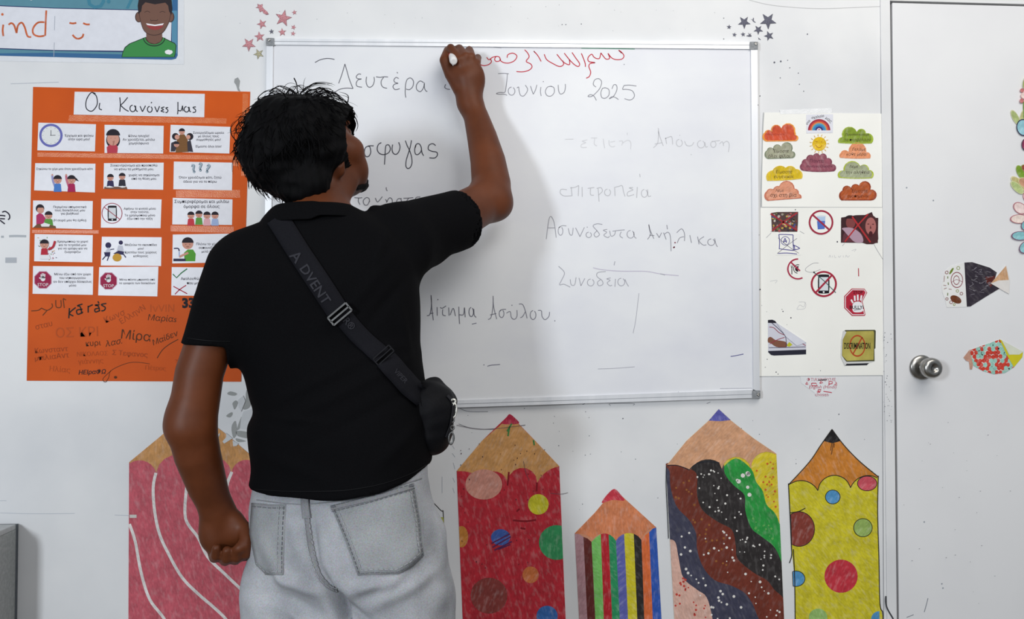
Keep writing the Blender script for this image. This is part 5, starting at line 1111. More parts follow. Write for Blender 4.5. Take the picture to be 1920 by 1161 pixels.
def denim(name, c1, c2):
    m = noise_mat(name, c1, c2, 11, 0.9, 0, lo=0.3, hi=0.66, spec=0.1, detail=9); nt = m.node_tree; b = nt.nodes['Principled BSDF']
    n2 = nt.nodes.new('ShaderNodeTexNoise'); n2.inputs['Scale'].default_value = 420; n2.inputs['Detail'].default_value = 4
    tc = [n for n in nt.nodes if n.type == 'TEX_COORD'][0]; nt.links.new(tc.outputs['Object'], n2.inputs['Vector'])
    r = [n for n in nt.nodes if n.type == 'VALTORGB'][0]; mx = nt.nodes.new('ShaderNodeMix'); mx.data_type = 'RGBA'; mx.blend_type = 'OVERLAY'; mx.inputs['Factor'].default_value = 0.55
    nt.links.new(r.outputs[0], mx.inputs['A']); nt.links.new(n2.outputs['Color'], mx.inputs['B'])
    hs = nt.nodes.new('ShaderNodeHueSaturation'); hs.inputs['Saturation'].default_value = 0.55; nt.links.new(mx.outputs['Result'], hs.inputs['Color']); nt.links.new(hs.outputs[0], b.inputs['Base Color'])
    bp = nt.nodes.new('ShaderNodeBump'); bp.inputs['Strength'].default_value = 0.35; bp.inputs['Distance'].default_value = 0.001; nt.links.new(n2.outputs['Fac'], bp.inputs['Height']); nt.links.new(bp.outputs[0], b.inputs['Normal'])
    return m
DENIM = denim('washed_denim', (134, 138, 148), (174, 177, 185)); SEAM = denim('denim_seam', (118, 120, 126), (138, 140, 146)); THREAD = M((164, 166, 170)); THREADD = M((104, 106, 112))

man = tag(empty('person', (P(640, 900, -0.45)[0], -0.45, 0)), 'person seen from behind in black polo shirt and washed jeans, writing on the whiteboard', 'person')

# ---------------------------------------------------------------- body
psi, th = R(46), R(33)
Fh = np.array([math.sin(psi), math.cos(psi), 0]); Rh = np.array([math.cos(psi), -math.sin(psi), 0]); Uh = np.array([0, 0, 1.0])
Fv = Fh*math.cos(th)+Uh*math.sin(th); Uv = np.cross(Rh, Fv)
HO = P(586, 300, -0.37)
HM = np.stack([Rh, Fv, Uv], 1)
def H(x, y, z): return HO+Rh*x+Fv*y+Uv*z
B = SDF((-0.66, -0.66, 0.82), (0.20, 0.03, 1.98), 0.0032)
B.ellip(H(0, -0.022, 0.045), (0.074, 0.092, 0.078), HM, 0.02)
B.ellip(H(0, 0.03, 0.02), (0.066, 0.062, 0.09), HM, 0.02)
B.ellip(H(0, 0.035, -0.055), (0.054, 0.052, 0.05), HM, 0.025)
B.ellip(H(0, 0.070, -0.084), (0.027, 0.024, 0.022), HM, 0.025)
for sx in (-1, 1):
    B.ellip(H(sx*0.047, 0.060, -0.014), (0.027, 0.030, 0.027), HM, 0.025)
    B.ellip(H(sx*0.052, 0.0, -0.062), (0.014, 0.038, 0.03), HM, 0.02); B.ellip(H(sx*0.030, 0.066, -0.052), (0.026, 0.026, 0.032), HM, 0.02)
    B.ellip(H(sx*0.032, 0.088, 0.018), (0.018, 0.014, 0.011), HM, sub=True)
    B.ellip(H(sx*0.032, 0.078, 0.018), (0.0145, 0.0145, 0.012), HM, 0.003)
    B.ellip(H(sx*0.030, 0.088, 0.036), (0.022, 0.010, 0.006), HM, 0.008)
    # ear: shell with rim and lobe
    ec = H(sx*0.082, -0.014, -0.002)
    EM = np.stack([Rh*0.80-Fv*0.6*sx, Fv*0.80+Rh*0.6*sx, Uv], 1)
    B.ellip(ec, (0.0085, 0.020, 0.034), EM, 0.005)
    B.ellip(ec+Rh*sx*0.009+Fv*0.004+Uv*0.004, (0.0075, 0.012, 0.021), EM, sub=True, ks=0.003)
    B.ellip(ec-Uv*0.028+Fv*0.004, (0.006, 0.009, 0.010), EM, 0.006)
B.cone(H(0, 0.092, 0.028), H(0, 0.112, -0.018), 0.008, 0.012, 0.01)
for sx in (-1, 1): B.ellip(H(sx*0.012, 0.102, -0.024), (0.008, 0.010, 0.007), HM, 0.006)
B.ellip(H(0, 0.090, -0.046), (0.024, 0.010, 0.006), HM, 0.006); B.ellip(H(0, 0.087, -0.058), (0.020, 0.010, 0.0065), HM, 0.006)
# neck, upper back
NB = P(600, 420, -0.43)
B.cone(H(0, -0.025, -0.045), NB, 0.056, 0.062, 0.03)
LS, RS = P(452, 512, -0.46), P(768, 446, -0.37)
B.cone(NB-np.array([0, 0, .03]), LS, 0.055, 0.045, 0.04); B.cone(NB-np.array([0, 0, .03]), RS, 0.055, 0.045, 0.04)
zr = lambda py: P(640, py, -0.44)[2]
yw = R(26)
def jrow(py, l, r, b, yaw=yw, y=-0.455):
    a, c = P(l, py, y), P(r, py, y); hw = (c[0]-a[0])/2
    aa = math.sqrt(max(1e-4, hw*hw-(b*math.sin(yaw))**2))/math.cos(yaw)
    return (a[2], (a[0]+c[0])/2, y, aa, b, yaw)
def row(py, l, r, b, y=-0.44, yaw=0.0, shrink=0.0):
    a, c = P(l, py, y), P(r, py, y); return (a[2], (a[0]+c[0])/2, y, (c[0]-a[0])/2-shrink, b-shrink*0.5, yaw)
B.loft([row(900, 490, 785, 0.08, shrink=.02), row(820, 482, 793, 0.095, shrink=.02), row(650, 450, 780, 0.11, shrink=.02), row(500, 425, 780, 0.10, shrink=.025), row(440, 500, 740, .08, shrink=.02)], k=0.03)
# right arm reaching up to the board
EL, WR = P(917, 374, -0.185), P(881, 192, -0.092)
B.chain([RS, P(850, 412, -0.27), EL], [0.055, 0.051, 0.046], 0.02)
B.chain([EL, P(921, 345, -0.17), P(915, 303, -0.15), P(904, 258, -0.125), P(893, 220, -0.105), WR], [0.046, 0.0445, 0.0405, 0.035, 0.0295, 0.0275], 0.02)
B.ellip(P(936, 386, -0.19), (0.022, 0.024, 0.022), None, 0.03)
# right hand, back towards the camera, pinching the marker
def frame(a, b, n):
    y = np.array(b)-np.array(a); y /= np.linalg.norm(y); z = np.array(n, float)-np.dot(n, y)*y; z /= np.linalg.norm(z); return np.stack([np.cross(y, z), y, z], 1)
KN = P(876, 112, -0.112); HF = frame(WR, KN, (0.0, -1, 0.25))
B.ellip(P(875, 146, -0.098), (0.039, 0.046, 0.0165), HF, 0.018)
B.ellip(P(889, 150, -0.092), (0.024, 0.036, 0.016), HF, 0.015)
B.cone(WR, P(875, 150, -0.098), 0.0265, 0.024, 0.02)
fing = [  # knuckle, middle joint, end joint, tip
    ([P(861, 112, -0.112), P(845, 90, -0.086), P(846, 93, -0.064), P(849, 101, -0.048)], .0102),
    ([P(873, 106, -0.110), P(861, 91, -0.072), P(856, 98, -0.052), P(853, 107, -0.042)], .0104),
    ([P(884, 107, -0.105), P(880, 94, -0.068), P(873, 103, -0.048), P(866, 114, -0.046)], .0100),
    ([P(894, 118, -0.097), P(896, 108, -0.066), P(889, 116, -0.048), P(881, 126, -0.050)], .0090)]
for pts, r in fing: B.chain([P(875, 150, -0.1)*0.35+np.array(pts[0])*0.65]+pts, [r, r*1.08, r, r*.93, r*.85], 0.0045)
B.chain([P(862, 165, -0.095), P(845, 140, -0.092), P(833, 113, -0.088), P(840, 95, -0.066), P(845, 100, -0.050)], [.017, .0145, .0118, .0108, .0092], 0.006)
# left arm hanging, elbow a little bent
LE, LW = P(359, 800, -0.49), P(409, 962, -0.43)
B.chain([LS, P(412, 600, -0.483), P(389, 655, -0.487), P(374, 700, -0.49), LE], [0.050, 0.0445, 0.0435, 0.0435, 0.0445], 0.01)
B.ellip(P(347, 792, -0.495), (0.03, 0.03, 0.035), None, 0.03)
B.chain([LE, P(370, 852, -0.475), P(389, 912, -0.45), LW], [0.0445, 0.042, 0.0365, 0.0295], 0.008)
# left hand: loose fist, palm to the rear
LH = frame(LW, P(424, 1030, -0.43), (0.2, -1, 0))
B.ellip(P(417, 1000, -0.425), (0.043, 0.044, 0.019), LH, 0.016)
B.cone(LW, P(415, 1000, -0.425), 0.028, 0.026, 0.02)
B.ellip(P(398, 1000, -0.435), (0.018, 0.034, 0.018), LH, 0.014); B.ellip(P(442, 992, -0.437), (0.018, 0.032, 0.018), LH, 0.014)
for i, (mx, r) in enumerate(((398, .0098), (418, .0106), (437, .0108), (455, .0104))):
    dy = (0, 5, 3, -4)[i]
    B.chain([P(mx+2, 1008, -0.420), P(mx, 1030+dy, -0.412), P(mx+4, 1046+dy, -0.432), P(mx+7, 1042+dy, -0.458), P(mx+8, 1028+dy, -0.466)], [r, r*1.1, r*1.05, r, r*.88], 0.0035)
B.chain([P(440, 975, -0.43), P(458, 992, -0.445), P(462, 1012, -0.46), P(450, 1028, -0.47)], [.017, .0135, .012, .010], 0.006)
V, F = B.mesh(); V = relax(V, F, 2, 0.5)
body = npmesh('body', V, F, SKIN, man); tag(body, 'brown skin: head, arms and hands')
for sx in (-1, 1):
    c = H(sx*0.032, 0.0815, 0.018); lathe('eye', [(0.0, 0.002), (0.003, 0.009), (0.008, 0.0118), (0.012, 0.0115), (0.018, 0.006), (0.0195, 0.001)], c+np.array([0, .008, 0]), M((60, 48, 42), 'print', 0.2), man, 16)

# beard along the jaw and chin
Bd = SDF(H(0, .03, -.07)-0.13, H(0, .03, -.07)+0.13, 0.0032)
Bd.ellip(H(0, 0.083, -0.090), (0.022, 0.016, 0.019), HM, 0.012)
for sx in (-1, 1): Bd.chain([H(0, .084, -.096), H(sx*.030, .064, -.093), H(sx*.050, .030, -.084)], [.012, .009, .005], 0.01)
Bd.ellip(H(0, 0.100, -0.036), (0.022, 0.006, 0.004), HM, 0.004)
V, F = Bd.mesh(); V = relax(V, F, 1)+0; V += (vnoise(V, 5, 420)*0.0012)[:, None]
tag(npmesh('beard', V, F, HAIRM, man), 'short black chin beard')

# ---------------------------------------------------------------- hair
Hs = SDF((-0.70, -0.62, 1.40), (-0.20, -0.16, 1.86), 0.0042)
def hb(px, py, y, rx, ry, rz, k=0.025): Hs.ellip(P(px, py, y), (rx, ry, rz), None, k)
hb(572, 262, -0.395, 0.108, 0.108, 0.086); hb(515, 282, -0.41, 0.068, 0.085, 0.080); hb(548, 326, -0.41, 0.056, 0.075, 0.050)
hb(570, 345, -0.415, 0.036, 0.055, 0.034); hb(630, 228, -0.34, 0.046, 0.075, 0.040); hb(600, 262, -0.41, 0.048, 0.06, 0.050); hb(528, 234, -0.39, 0.054, 0.08, 0.050)
hb(647, 238, -0.380, 0.026, 0.05, 0.026, 0.012); hb(590, 346, -0.450, 0.026, 0.03, 0.028); hb(562, 356, -0.445, 0.036, 0.03, 0.024); hb(656, 236, -0.36, 0.018, 0.05, 0.030, 0.012); hb(632, 284, -0.415, 0.010, 0.02, 0.016, 0.008); hb(580, 325, -0.435, 0.028, 0.035, 0.036); hb(628, 262, -0.42, 0.022, 0.03, 0.026, 0.01)
V, F = Hs.mesh(); V = relax(V, F, 2)
HC = P(575, 275, -0.38); d = V-HC; dn = d/np.linalg.norm(d, axis=1)[:, None]
az = np.arctan2(d[:, 0], -d[:, 1]); 
V = V+dn*(0.0045*vnoise(V, 2, 60)+0.0012*np.sin(az*38+vnoise(V, 9, 30)*3)+0.0022*vnoise(V, 4, 170))[:, None]
hair = npmesh('hair', V, F, HAIRM, man); tag(hair, 'thick tousled black hair')
hbv = BVHTree.FromPolygons([tuple(v) for v in V], F.tolist())
def tubes(curves, mat, name, parent, sides=3):
    vs, fs = [], []
    for pts, r in curves:
        n0 = len(vs); n = len(pts)
        for i, p in enumerate(pts):
            t = Vector(pts[min(i+1, n-1)])-Vector(pts[max(i-1, 0)]); t.normalize()
            a = t.cross(Vector((0.3, 0.8, 0.5))).normalized(); b = t.cross(a)
            rr = r*(1-0.85*(i/(n-1))**2)
            for k in range(sides):
                an = 2*math.pi*k/sides; vs.append(tuple(Vector(p)+a*(rr*math.cos(an))+b*(rr*math.sin(an))))
        for i in range(n-1):
            for k in range(sides):
                fs.append([n0+i*sides+k, n0+i*sides+(k+1) % sides, n0+(i+1)*sides+(k+1) % sides, n0+(i+1)*sides+k])
    return link(name, vs, fs, mat, parent, smooth=True)
rng = random.Random(12); cur = []
crown = P(555, 215, -0.42)
for _ in range(2200):
    v = Vector((rng.gauss(0, 1), rng.gauss(0, 1)-0.4, rng.gauss(0, 1))).normalized()
    o = Vector(HC); hit = hbv.ray_cast(o+v*0.3, -v)
    if hit[0] is None: continue
    p = hit[0]; nrm = (p-o).normalized(); flow = (p-Vector(crown)); flow = flow-nrm*flow.dot(nrm)
    if flow.length < 1e-4: continue
    flow.normalize(); flow = (flow+Vector((rng.gauss(0, .35), rng.gauss(0, .3), rng.gauss(0, .35)-0.15))).normalized()
    if p.x > P(608, 300, -.4)[0] and p.z < P(608, 275, -.4)[2]: continue
    if p.x > P(640, 300, -.4)[0] and p.z < P(608, 238, -.4)[2]: continue
    L = rng.uniform(0.03, 0.07)*(1.0 if p.z > HC[2]-0.02 else 0.5)*(0.35 if p.x > P(625, 300, -.4)[0] else 1.0); pts = []; q = p-nrm*0.004; dirn = flow
    lift = rng.uniform(0.0, 0.16) if rng.random() < 0.88 or p.z < HC[2] else rng.uniform(0.25, 0.5)
    side = nrm.cross(flow)*rng.uniform(-1.6, 1.6)-nrm*0.35
    for s in range(7):
        pts.append(tuple(q)); t = s/6
        dd = (dirn+nrm*(lift*(1-2.6*t)+0.10*(1-2.4*t))+side*t*0.9).normalized(); q = q+dd*(L/6)
    cur.append((pts, rng.uniform(0.0006, 0.0014)))
tag(tubes(cur, HAIRM, 'hair_strands', man), kind='stuff')
# loose curls on the outline, traced
locks = [[(478, 262), (462, 268), (448, 266), (437, 256), (434, 243), (438, 232), (446, 226)], [(470, 268), (458, 272), (446, 270), (440, 262)], [(500, 196), (485, 186), (492, 176), (505, 170), (525, 170), (545, 178)],
         [(498, 200), (478, 205), (464, 222), (458, 238)], [(540, 190), (530, 174), (514, 164), (505, 168)], [(560, 185), (548, 172), (532, 166), (520, 162)], [(470, 240), (458, 232), (456, 222), (466, 210), (478, 200)],
         [(600, 178), (592, 168), (600, 163), (615, 170), (626, 182)], [(572, 180), (580, 172), (594, 168), (608, 168), (622, 172), (640, 186)], [(612, 178), (628, 182), (645, 192), (658, 206), (668, 222)], [(560, 182), (566, 172), (590, 160), (610, 160), (622, 158)],
         [(535, 180), (545, 168), (558, 176), (562, 186)], [(484, 215), (474, 205), (480, 194), (494, 186), (508, 184)], [(655, 205), (668, 222), (672, 236), (668, 246)], [(560, 180), (556, 168), (550, 160)],
         [(470, 225), (462, 218), (460, 208)], [(650, 196), (652, 184), (646, 178), (632, 175)], [(500, 300), (470, 310), (452, 300), (448, 286)], [(540, 366), (520, 362), (505, 352)],
         [(505, 185), (515, 176), (530, 174), (546, 182)], [(490, 190), (500, 180), (520, 178), (540, 186)], [(505, 172), (523, 161), (540, 164), (552, 172), (560, 184)], [(482, 198), (490, 186), (504, 179), (523, 178), (545, 184)], [(571, 168), (587, 158), (600, 156), (613, 157), (627, 162)],
         [(552, 147), (557, 156), (560, 168), (560, 180)], [(601, 167), (625, 173), (640, 183), (655, 198), (668, 220)], [(598, 172), (612, 170), (634, 182), (650, 196), (662, 212)],
         [(480, 206), (486, 194), (498, 188), (515, 186), (530, 190)], [(462, 240), (458, 226), (464, 214), (476, 206), (490, 204)]]
cur = []
for L in locks:
    for j in range(2):
        ox, oy, od = rng.uniform(-3, 3), rng.uniform(-3, 3), rng.uniform(-0.02, 0.02)
        s = spline([(x+ox*(0.3+i/len(L)), y+oy*(0.3+i/len(L))) for i, (x, y) in enumerate(L)], 4)
        cur.append(([tuple(P(x, y, -0.39+od)) for x, y in s], 0.0008 if j else 0.0012))
for _ in range(90):   # fringe of short wisps along the top and back
    t = rng.random(); a = R(150+230*t); cx_, cy_ = 562, 268
    rx, ry = 112, 98
    p0 = (cx_+rx*math.cos(a)*0.92, cy_+ry*math.sin(a)*0.92)
    if p0[1] > 300 or (p0[0] > 640 and p0[1] > 215): continue
    tan = rng.choice([-1, 1]); l = rng.uniform(8, 24); dx, dy = math.cos(a), math.sin(a)
    l *= 2.0; pts = [(p0[0]+dx*l*0.42*math.sin(math.pi*k/5)+tan*(-dy)*l*k/5, p0[1]+dy*l*0.42*math.sin(math.pi*k/5)+tan*dx*l*k/5) for k in range(6)]
    od = rng.uniform(-0.06, 0.05); cur.append(([tuple(P(x, y, -0.39+od)) for x, y in spline(pts, 3)], rng.uniform(0.0005, 0.0011)))
tag(tubes(cur, HAIRM, 'loose_curls', man), kind='stuff')

# ---------------------------------------------------------------- polo shirt
S = SDF((-0.66, -0.66, 0.90), (0.10, -0.12, 1.62), 0.0040)
S.loft([jrow(990, 466, 814, .136), jrow(930, 468, 807, .136), jrow(880, 476, 805, .136, R(25)), jrow(830, 469, 806, .136, R(23)), jrow(800, 467, 803, .134, R(21)), jrow(772, 478, 802, .132, R(18)), jrow(750, 472, 800, .13, R(15)), jrow(700, 461, 793, .13, R(8), -.45), row(650, 440, 789, .13, -.44), row(600, 424, 788, .13), row(525, 412, 784, .13, -.435),
        row(470, 432, 776, .115, -.43), row(432, 486, 738, .095, -.43), row(404, 522, 688, .075, -.43), row(388, 545, 665, .06, -.43)], n=2.35, k=0.02)
S.chain([P(460, 510, -0.455), P(429, 575, -0.475), P(392, 655, -0.486)], [0.074, 0.063, 0.0520], 0.03)
S.cone(P(600, 436, -.43), P(478, 503, -.45), 0.058, 0.066, 0.03)
CA, CB = P(748, 446, -0.385), P(862, 411, -0.248)
S.chain([CA, P(800, 431, -0.33), CB], [0.068, 0.066, 0.0655], 0.02)
S.cone(P(690, 458, -.42), CA, 0.058, 0.066, 0.02)
S.cone(P(703, 397, -.41), P(708, 420, -0.41), 0.013, 0.016, 0.008); S.cone(P(724, 395, -.40), P(730, 420, -0.40), 0.012, 0.016, 0.006)
S.cone(P(762, 470, -.40), P(800, 470, -0.33), 0.05, 0.03, 0.04)
# cuffs and hem cut, then hollowed
sl, X, Y, Z = S.sub(S.lo, S.lo+S.n*S.h)
ax = CB-CA; ax /= np.linalg.norm(ax); ax2 = np.array([ax[0], ax[1], ax[2]+0.05]); ax2 /= np.linalg.norm(ax2)
dc = (X-CB[0])*ax2[0]+(Y-CB[1])*ax2[1]+(Z-CB[2])*ax2[2]+0.002
near = (X > P(790, 430, -.33)[0]) & (Z > P(640, 520, -.3)[2])
S.D = np.where(near, np.maximum(S.D, dc), S.D)
la = P(391, 649, -0.486); lx = la-P(428, 575, -0.475); lx /= np.linalg.norm(lx); lx = np.array([-0.06, 0.0, -1.0]); lx /= np.linalg.norm(lx)
dl = (X-la[0])*lx[0]+(Y-la[1])*lx[1]+(Z-la[2])*lx[2]
nearl = (X < P(437, 640, -.46)[0]) & (Z < P(640, 560, -.44)[2])
S.D = np.where(nearl, np.maximum(S.D, dl), S.D)
hx = np.array([P(x, 900, -.46)[0] for x in (440, 472, 531, 619, 660, 718, 770, 803, 830)]); hz = np.array([P(x, y, -.56)[2] for x, y in ((440, 929), (472, 930), (531, 934), (619, 934), (660, 931), (718, 920), (770, 901), (803, 881), (830, 872))])
S.D = np.maximum(S.D, (np.interp(X, hx, hz)-Z).astype(np.float32))
S.D = S.D.astype(np.float32)
S.cone(CB+ax*0.02, CB-ax*0.022, 0.0605, 0.0605, sub=True)
V, F = S.mesh(); V = relax(V, F, 3)
# drag folds: ridges on the back, given in metres across the shirt
def fold(V, N, p0, p1, w, h, ylim=-0.44):
    a = np.array([P(*p0, -.56)[0], P(*p0, -.56)[2]]); b = np.array([P(*p1, -.56)[0], P(*p1, -.56)[2]]); ab = b-a; L = ab@ab
    q = V[:, [0, 2]]-a; t = np.clip(q@ab/L, 0, 1); d = np.linalg.norm(q-t[:, None]*ab, axis=1)
    g = h*np.exp(-(d/w)**2)*np.sin(np.pi*np.clip(t*0.9+0.05, 0, 1))*(V[:, 1] < ylim)
    return V+N*g[:, None]
def normals(V, F):
    a, b, c, d = V[F[:, 0]], V[F[:, 1]], V[F[:, 2]], V[F[:, 3]]; n = np.cross(c-a, d-b); N = np.zeros_like(V)
    for k in range(4):
        for i in range(3): N[:, i] += np.bincount(F[:, k], n[:, i], len(V))
    return N/np.maximum(np.linalg.norm(N, axis=1), 1e-12)[:, None]
N = normals(V, F)
for f in [((500, 760), (760, 640), .010, .004), ((520, 800), (790, 660), .012, .005), ((560, 840), (800, 720), .012, -.004), ((600, 700), (740, 640), .008, .003), ((480, 600), (440, 700), .012, .004), ((560, 540), (500, 470), .012, .003),
          ((640, 600), (740, 470), .012, .004), ((680, 620), (775, 500), .010, -.004), ((720, 430), (700, 500), .008, .004), ((470, 850), (640, 900), .014, .003), ((700, 880), (800, 780), .012, .004), ((480, 780), (620, 790), .008, .003), ((745, 560), (770, 700), .008, .004)]:
    V = fold(V, N, *f)
V = V+N*(0.0016*vnoise(V, 3, 40))[:, None]
shirt = npmesh('polo_shirt', V, F, SHIRT, man); tag(shirt, 'black short-sleeved polo shirt')
SV, SF = V, F
sb = BVHTree.FromPolygons([tuple(v) for v in V], F.tolist())
# collar folded down around the neck
cv, cf = [], []; nc = 60
prof = [(0.0, 0.069, 0.060), (0.010, 0.075, 0.066), (0.004, 0.086, 0.078), (-0.014, 0.100, 0.092), (-0.032, 0.112, 0.104), (-0.034, 0.109, 0.101), (-0.010, 0.082, 0.072), (-0.005, 0.066, 0.058)]
cc0 = P(599, 393, -0.425)
for i in range(nc):
    a = 2*math.pi*i/nc; ca, sa = math.cos(a), math.sin(a)
    drop = 0.012*max(0, sa)-0.0   # lower at the front
    for (dz, ra, rb_) in prof:
        tilt = -0.10*ca*0.1 if False else 0
        # left side droops, right side is lifted by the raised arm
        zz = cc0[2]+dz*(1.0 if ca < 0 else 0.75)-drop+ca*0.002
        ra2 = ra*(1.0+0.06*(-ca)) if ca < 0 else ra*(1-0.18*ca)
        cv.append((cc0[0]+ra2*ca, cc0[1]+rb_*sa, zz))
m_ = len(prof)
for i in range(nc):
    for k in range(m_): cf.append([i*m_+k, ((i+1) % nc)*m_+k, ((i+1) % nc)*m_+(k+1) % m_, i*m_+(k+1) % m_])
col = link('collar', cv, cf, SHIRT, shirt, smooth=True)
md = col.modifiers.new('sub', 'SUBSURF'); md.levels = 1; md.render_levels = 1

def cast(bvh, px, py, off):
    r = ray(px, py).normalized(); h = bvh.ray_cast(CAM, r)
    if h[0] is None: return None
    n = h[1]; n = n if n.dot(r) < 0 else -n
    return h[0]+n*off
def drape_poly(name, bvh, pts, off, mat, parent, ringn=5, seg=5, fallback=-0.5, edge=0.0):
    """patch laid on a surface: rings shrinking towards the centre"""
    c = (sum(p[0] for p in pts)/len(pts), sum(p[1] for p in pts)/len(pts)); b = []
    for i in range(len(pts)):
        for k in range(seg): b.append(lerp2(pts[i], pts[(i+1) % len(pts)], k/seg))
    n = len(b); v, f = [], []; last = None
    def put(x, y, o):
        nonlocal last
        q = cast(bvh, x, y, o); q = q if q is not None else (Vector(W(x, y, last.y)) if last else W(x, y, fallback)); last = q; v.append(tuple(q))
    for p in b: put(p[0], p[1], -0.002)
    for j in range(ringn):
        s = j/ringn
        for p in b:
            q = lerp2(p, c, s); put(q[0], q[1], off)
    put(c[0], c[1], off)
    for j in range(ringn):
        for i in range(n): f.append([j*n+i, j*n+(i+1) % n, (j+1)*n+(i+1) % n, (j+1)*n+i])
    for i in range(n): f.append([ringn*n+i, ringn*n+(i+1) % n, len(v)-1])
    return link(name, v, f, mat, parent, smooth=True)
def drape_ribbon(name, bvh, pts, w, off, mat, parent, th=0.0015, sm=True, step=4, dash=None):
    s = spline(pts, 6) if sm else pts
    # resample
    out = [s[0]]; 
    for p in s[1:]:
        d = math.hypot(p[0]-out[-1][0], p[1]-out[-1][1]); k = max(1, int(d/step)); q = out[-1]
        for i in range(1, k+1): out.append(lerp2(q, p, i/k))
    v, f = [], []; last = None
    nr = 5
    for i, (x, y) in enumerate(out):
        x0, y0 = out[max(i-1, 0)]; x1_, y1_ = out[min(i+1, len(out)-1)]; dx, dy = x1_-x0, y1_-y0; l = math.hypot(dx, dy) or 1; nx, ny = -dy/l, dx/l
        c = cast(bvh, x, y, off); 
        if c is None: c = W(x, y, last.y if last else -0.5)
        last = c
        row_ = []
        for k in range(nr):
            u = (k/(nr-1)-0.5)*w; q = cast(bvh, x+nx*u, y+ny*u, off)
            if q is None or abs(q.y-c.y) > 0.03: q = W(x+nx*u, y+ny*u, c.y)
            row_.append(q)
        for q in row_: v.append(tuple(q))
        for q in row_: v.append(tuple(q+Vector((0, th, 0))))
    m = 2*nr; n = len(out)
    for i in range(n-1):
        if dash and (i % dash[0]) >= dash[1]: continue
        a, b = i*m, (i+1)*m
        for k in range(nr-1): f.append([a+k, a+k+1, b+k+1, b+k]); f.append([a+nr+k, b+nr+k, b+nr+k+1, a+nr+k+1])
        f.append([a, b, b+nr, a+nr]); f.append([a+nr-1, a+m-1, b+m-1, b+nr-1])
    return link(name, v, f, mat, parent, smooth=True)
def drape_text(name, bvh, items, off, mat, parent):
    v, f = [], []
    for (s, x, y, h, rot) in items:
        tv, tfc = text_mesh(s, 0.015, 1, 'CENTER', 0); 
        xs_ = [a for a, b in tv]; ys_ = [b for a, b in tv]; sc = h/(max(ys_)-min(ys_)); cx, cy = (max(xs_)+min(xs_))/2, (max(ys_)+min(ys_))/2; n0 = len(v)
        for a, b in tv:
            a, b = (a-cx)*sc, -(b-cy)*sc; qx, qy = x+a*math.cos(R(rot))-b*math.sin(R(rot)), y+a*math.sin(R(rot))+b*math.cos(R(rot))
            q = cast(bvh, qx, qy, off); v.append(tuple(q if q else W(qx, qy, -.55)))
        f += [[n0+j for j in t] for t in tfc]
    return link(name, v, f, mat, parent)
# sleeve hem and bottom hem stitch lines
drape_ribbon('hem_stitch', sb, [(352, 634), (380, 638), (410, 640), (432, 640)], 1.2, 0.0012, M((15, 15, 17)), shirt, 0.0008)
drape_ribbon('hem_stitch', sb, [(478, 917), (531, 921), (619, 921), (660, 918), (718, 907), (770, 888), (798, 872)], 1.2, 0.0012, M((15, 15, 17)), shirt, 0.0008)

# ---------------------------------------------------------------- jeans
J = SDF((-0.60, -0.70, 0.06), (0.10, -0.22, 1.10), 0.0046)
yw = R(26)
def jrow(py, l, r, b, yaw=yw, y=-0.455):
    a, c = P(l, py, y), P(r, py, y); hw = (c[0]-a[0])/2
    aa = math.sqrt(max(1e-4, hw*hw-(b*math.sin(yaw))**2))/math.cos(yaw)
    return (a[2], (a[0]+c[0])/2, y, aa, b, yaw)
J.loft([jrow(1180, 474, 838, .115), jrow(1120, 470, 838, .118), jrow(1050, 466, 832, .122), jrow(1000, 467, 824, .120), jrow(960, 468, 812, .114), jrow(930, 472, 806, .108), jrow(880, 482, 799, .102), jrow(850, 486, 796, .10)], n=2.5, k=0.02)
legs = [([P(556, 1110, -0.43), P(560, 1400, -0.43)], (0, .0)), ([P(748, 1110, -0.49), P(752, 1400, -0.48)], (0, .0))]
for (tp, kn_), _ in legs:
    an = np.array([kn_[0]+(0.004), kn_[1]-0.03, 0.10])
    J.chain([tp, kn_, an], [0.106, 0.090, 0.082], 0.012)
# cleft between the legs
J.cone(P(650, 1190, -0.59), P(655, 1500, -0.56), 0.010, 0.03, sub=True)
V, F = J.mesh(); V = relax(V, F, 3); N = normals(V, F)
for f in [((640, 1105), (760, 1070), .010, .006), ((630, 1110), (700, 1160), .010, -.008), ((640, 1120), (790, 1010), .012, .004), ((500, 1090), (620, 1110), .012, .007), ((480, 1120), (610, 1150), .014, -.006), ((470, 1000), (540, 1130), .012, .005),
          ((600, 1060), (655, 1180), .010, -.012), ((640, 1100), (655, 1200), .010, -.016), ((800, 1000), (700, 1130), .012, .004), ((545, 960), (560, 1050), .014, .004), ((820, 960), (830, 1080), .010, .004), ((690, 1130), (830, 1060), .014, .006), ((540, 1150), (600, 1200), .01, .006), ((585, 960), (600, 1080), .006, -.004)]:
    V = fold(V, N, f[0], f[1], f[2], f[3]*1.7, ylim=-0.45)
V = V+N*(0.003*vnoise(V, 8, 34)+0.0010*vnoise(V, 18, 110))[:, None]
jeans = npmesh('jeans', V, F, DENIM, man); tag(jeans, 'washed light grey blue jeans')
jb = BVHTree.FromPolygons([tuple(v) for v in V], F.tolist())
pk = [(621, 948), (700, 928), (774, 906), (786, 975), (793, 1042), (772, 1062), (746, 1077), (672, 1079), (648, 1012)]
pr = drape_poly('back_pocket', jb, pk, 0.0030, denim('pocket_denim', (134, 138, 143), (153, 157, 161)), jeans)
def inset(p, d):
    c = (sum(q[0] for q in p)/len(p), sum(q[1] for q in p)/len(p)); return [lerp2(q, c, d) for q in p]
for dd in (0.05, 0.13):
    q = inset(pk, dd); drape_ribbon('stitching', jb, q[2:]+[q[0]], 1.3, 0.0042, THREADD if dd < .1 else THREAD, pr, 0.0008, False, 3, (3, 2))
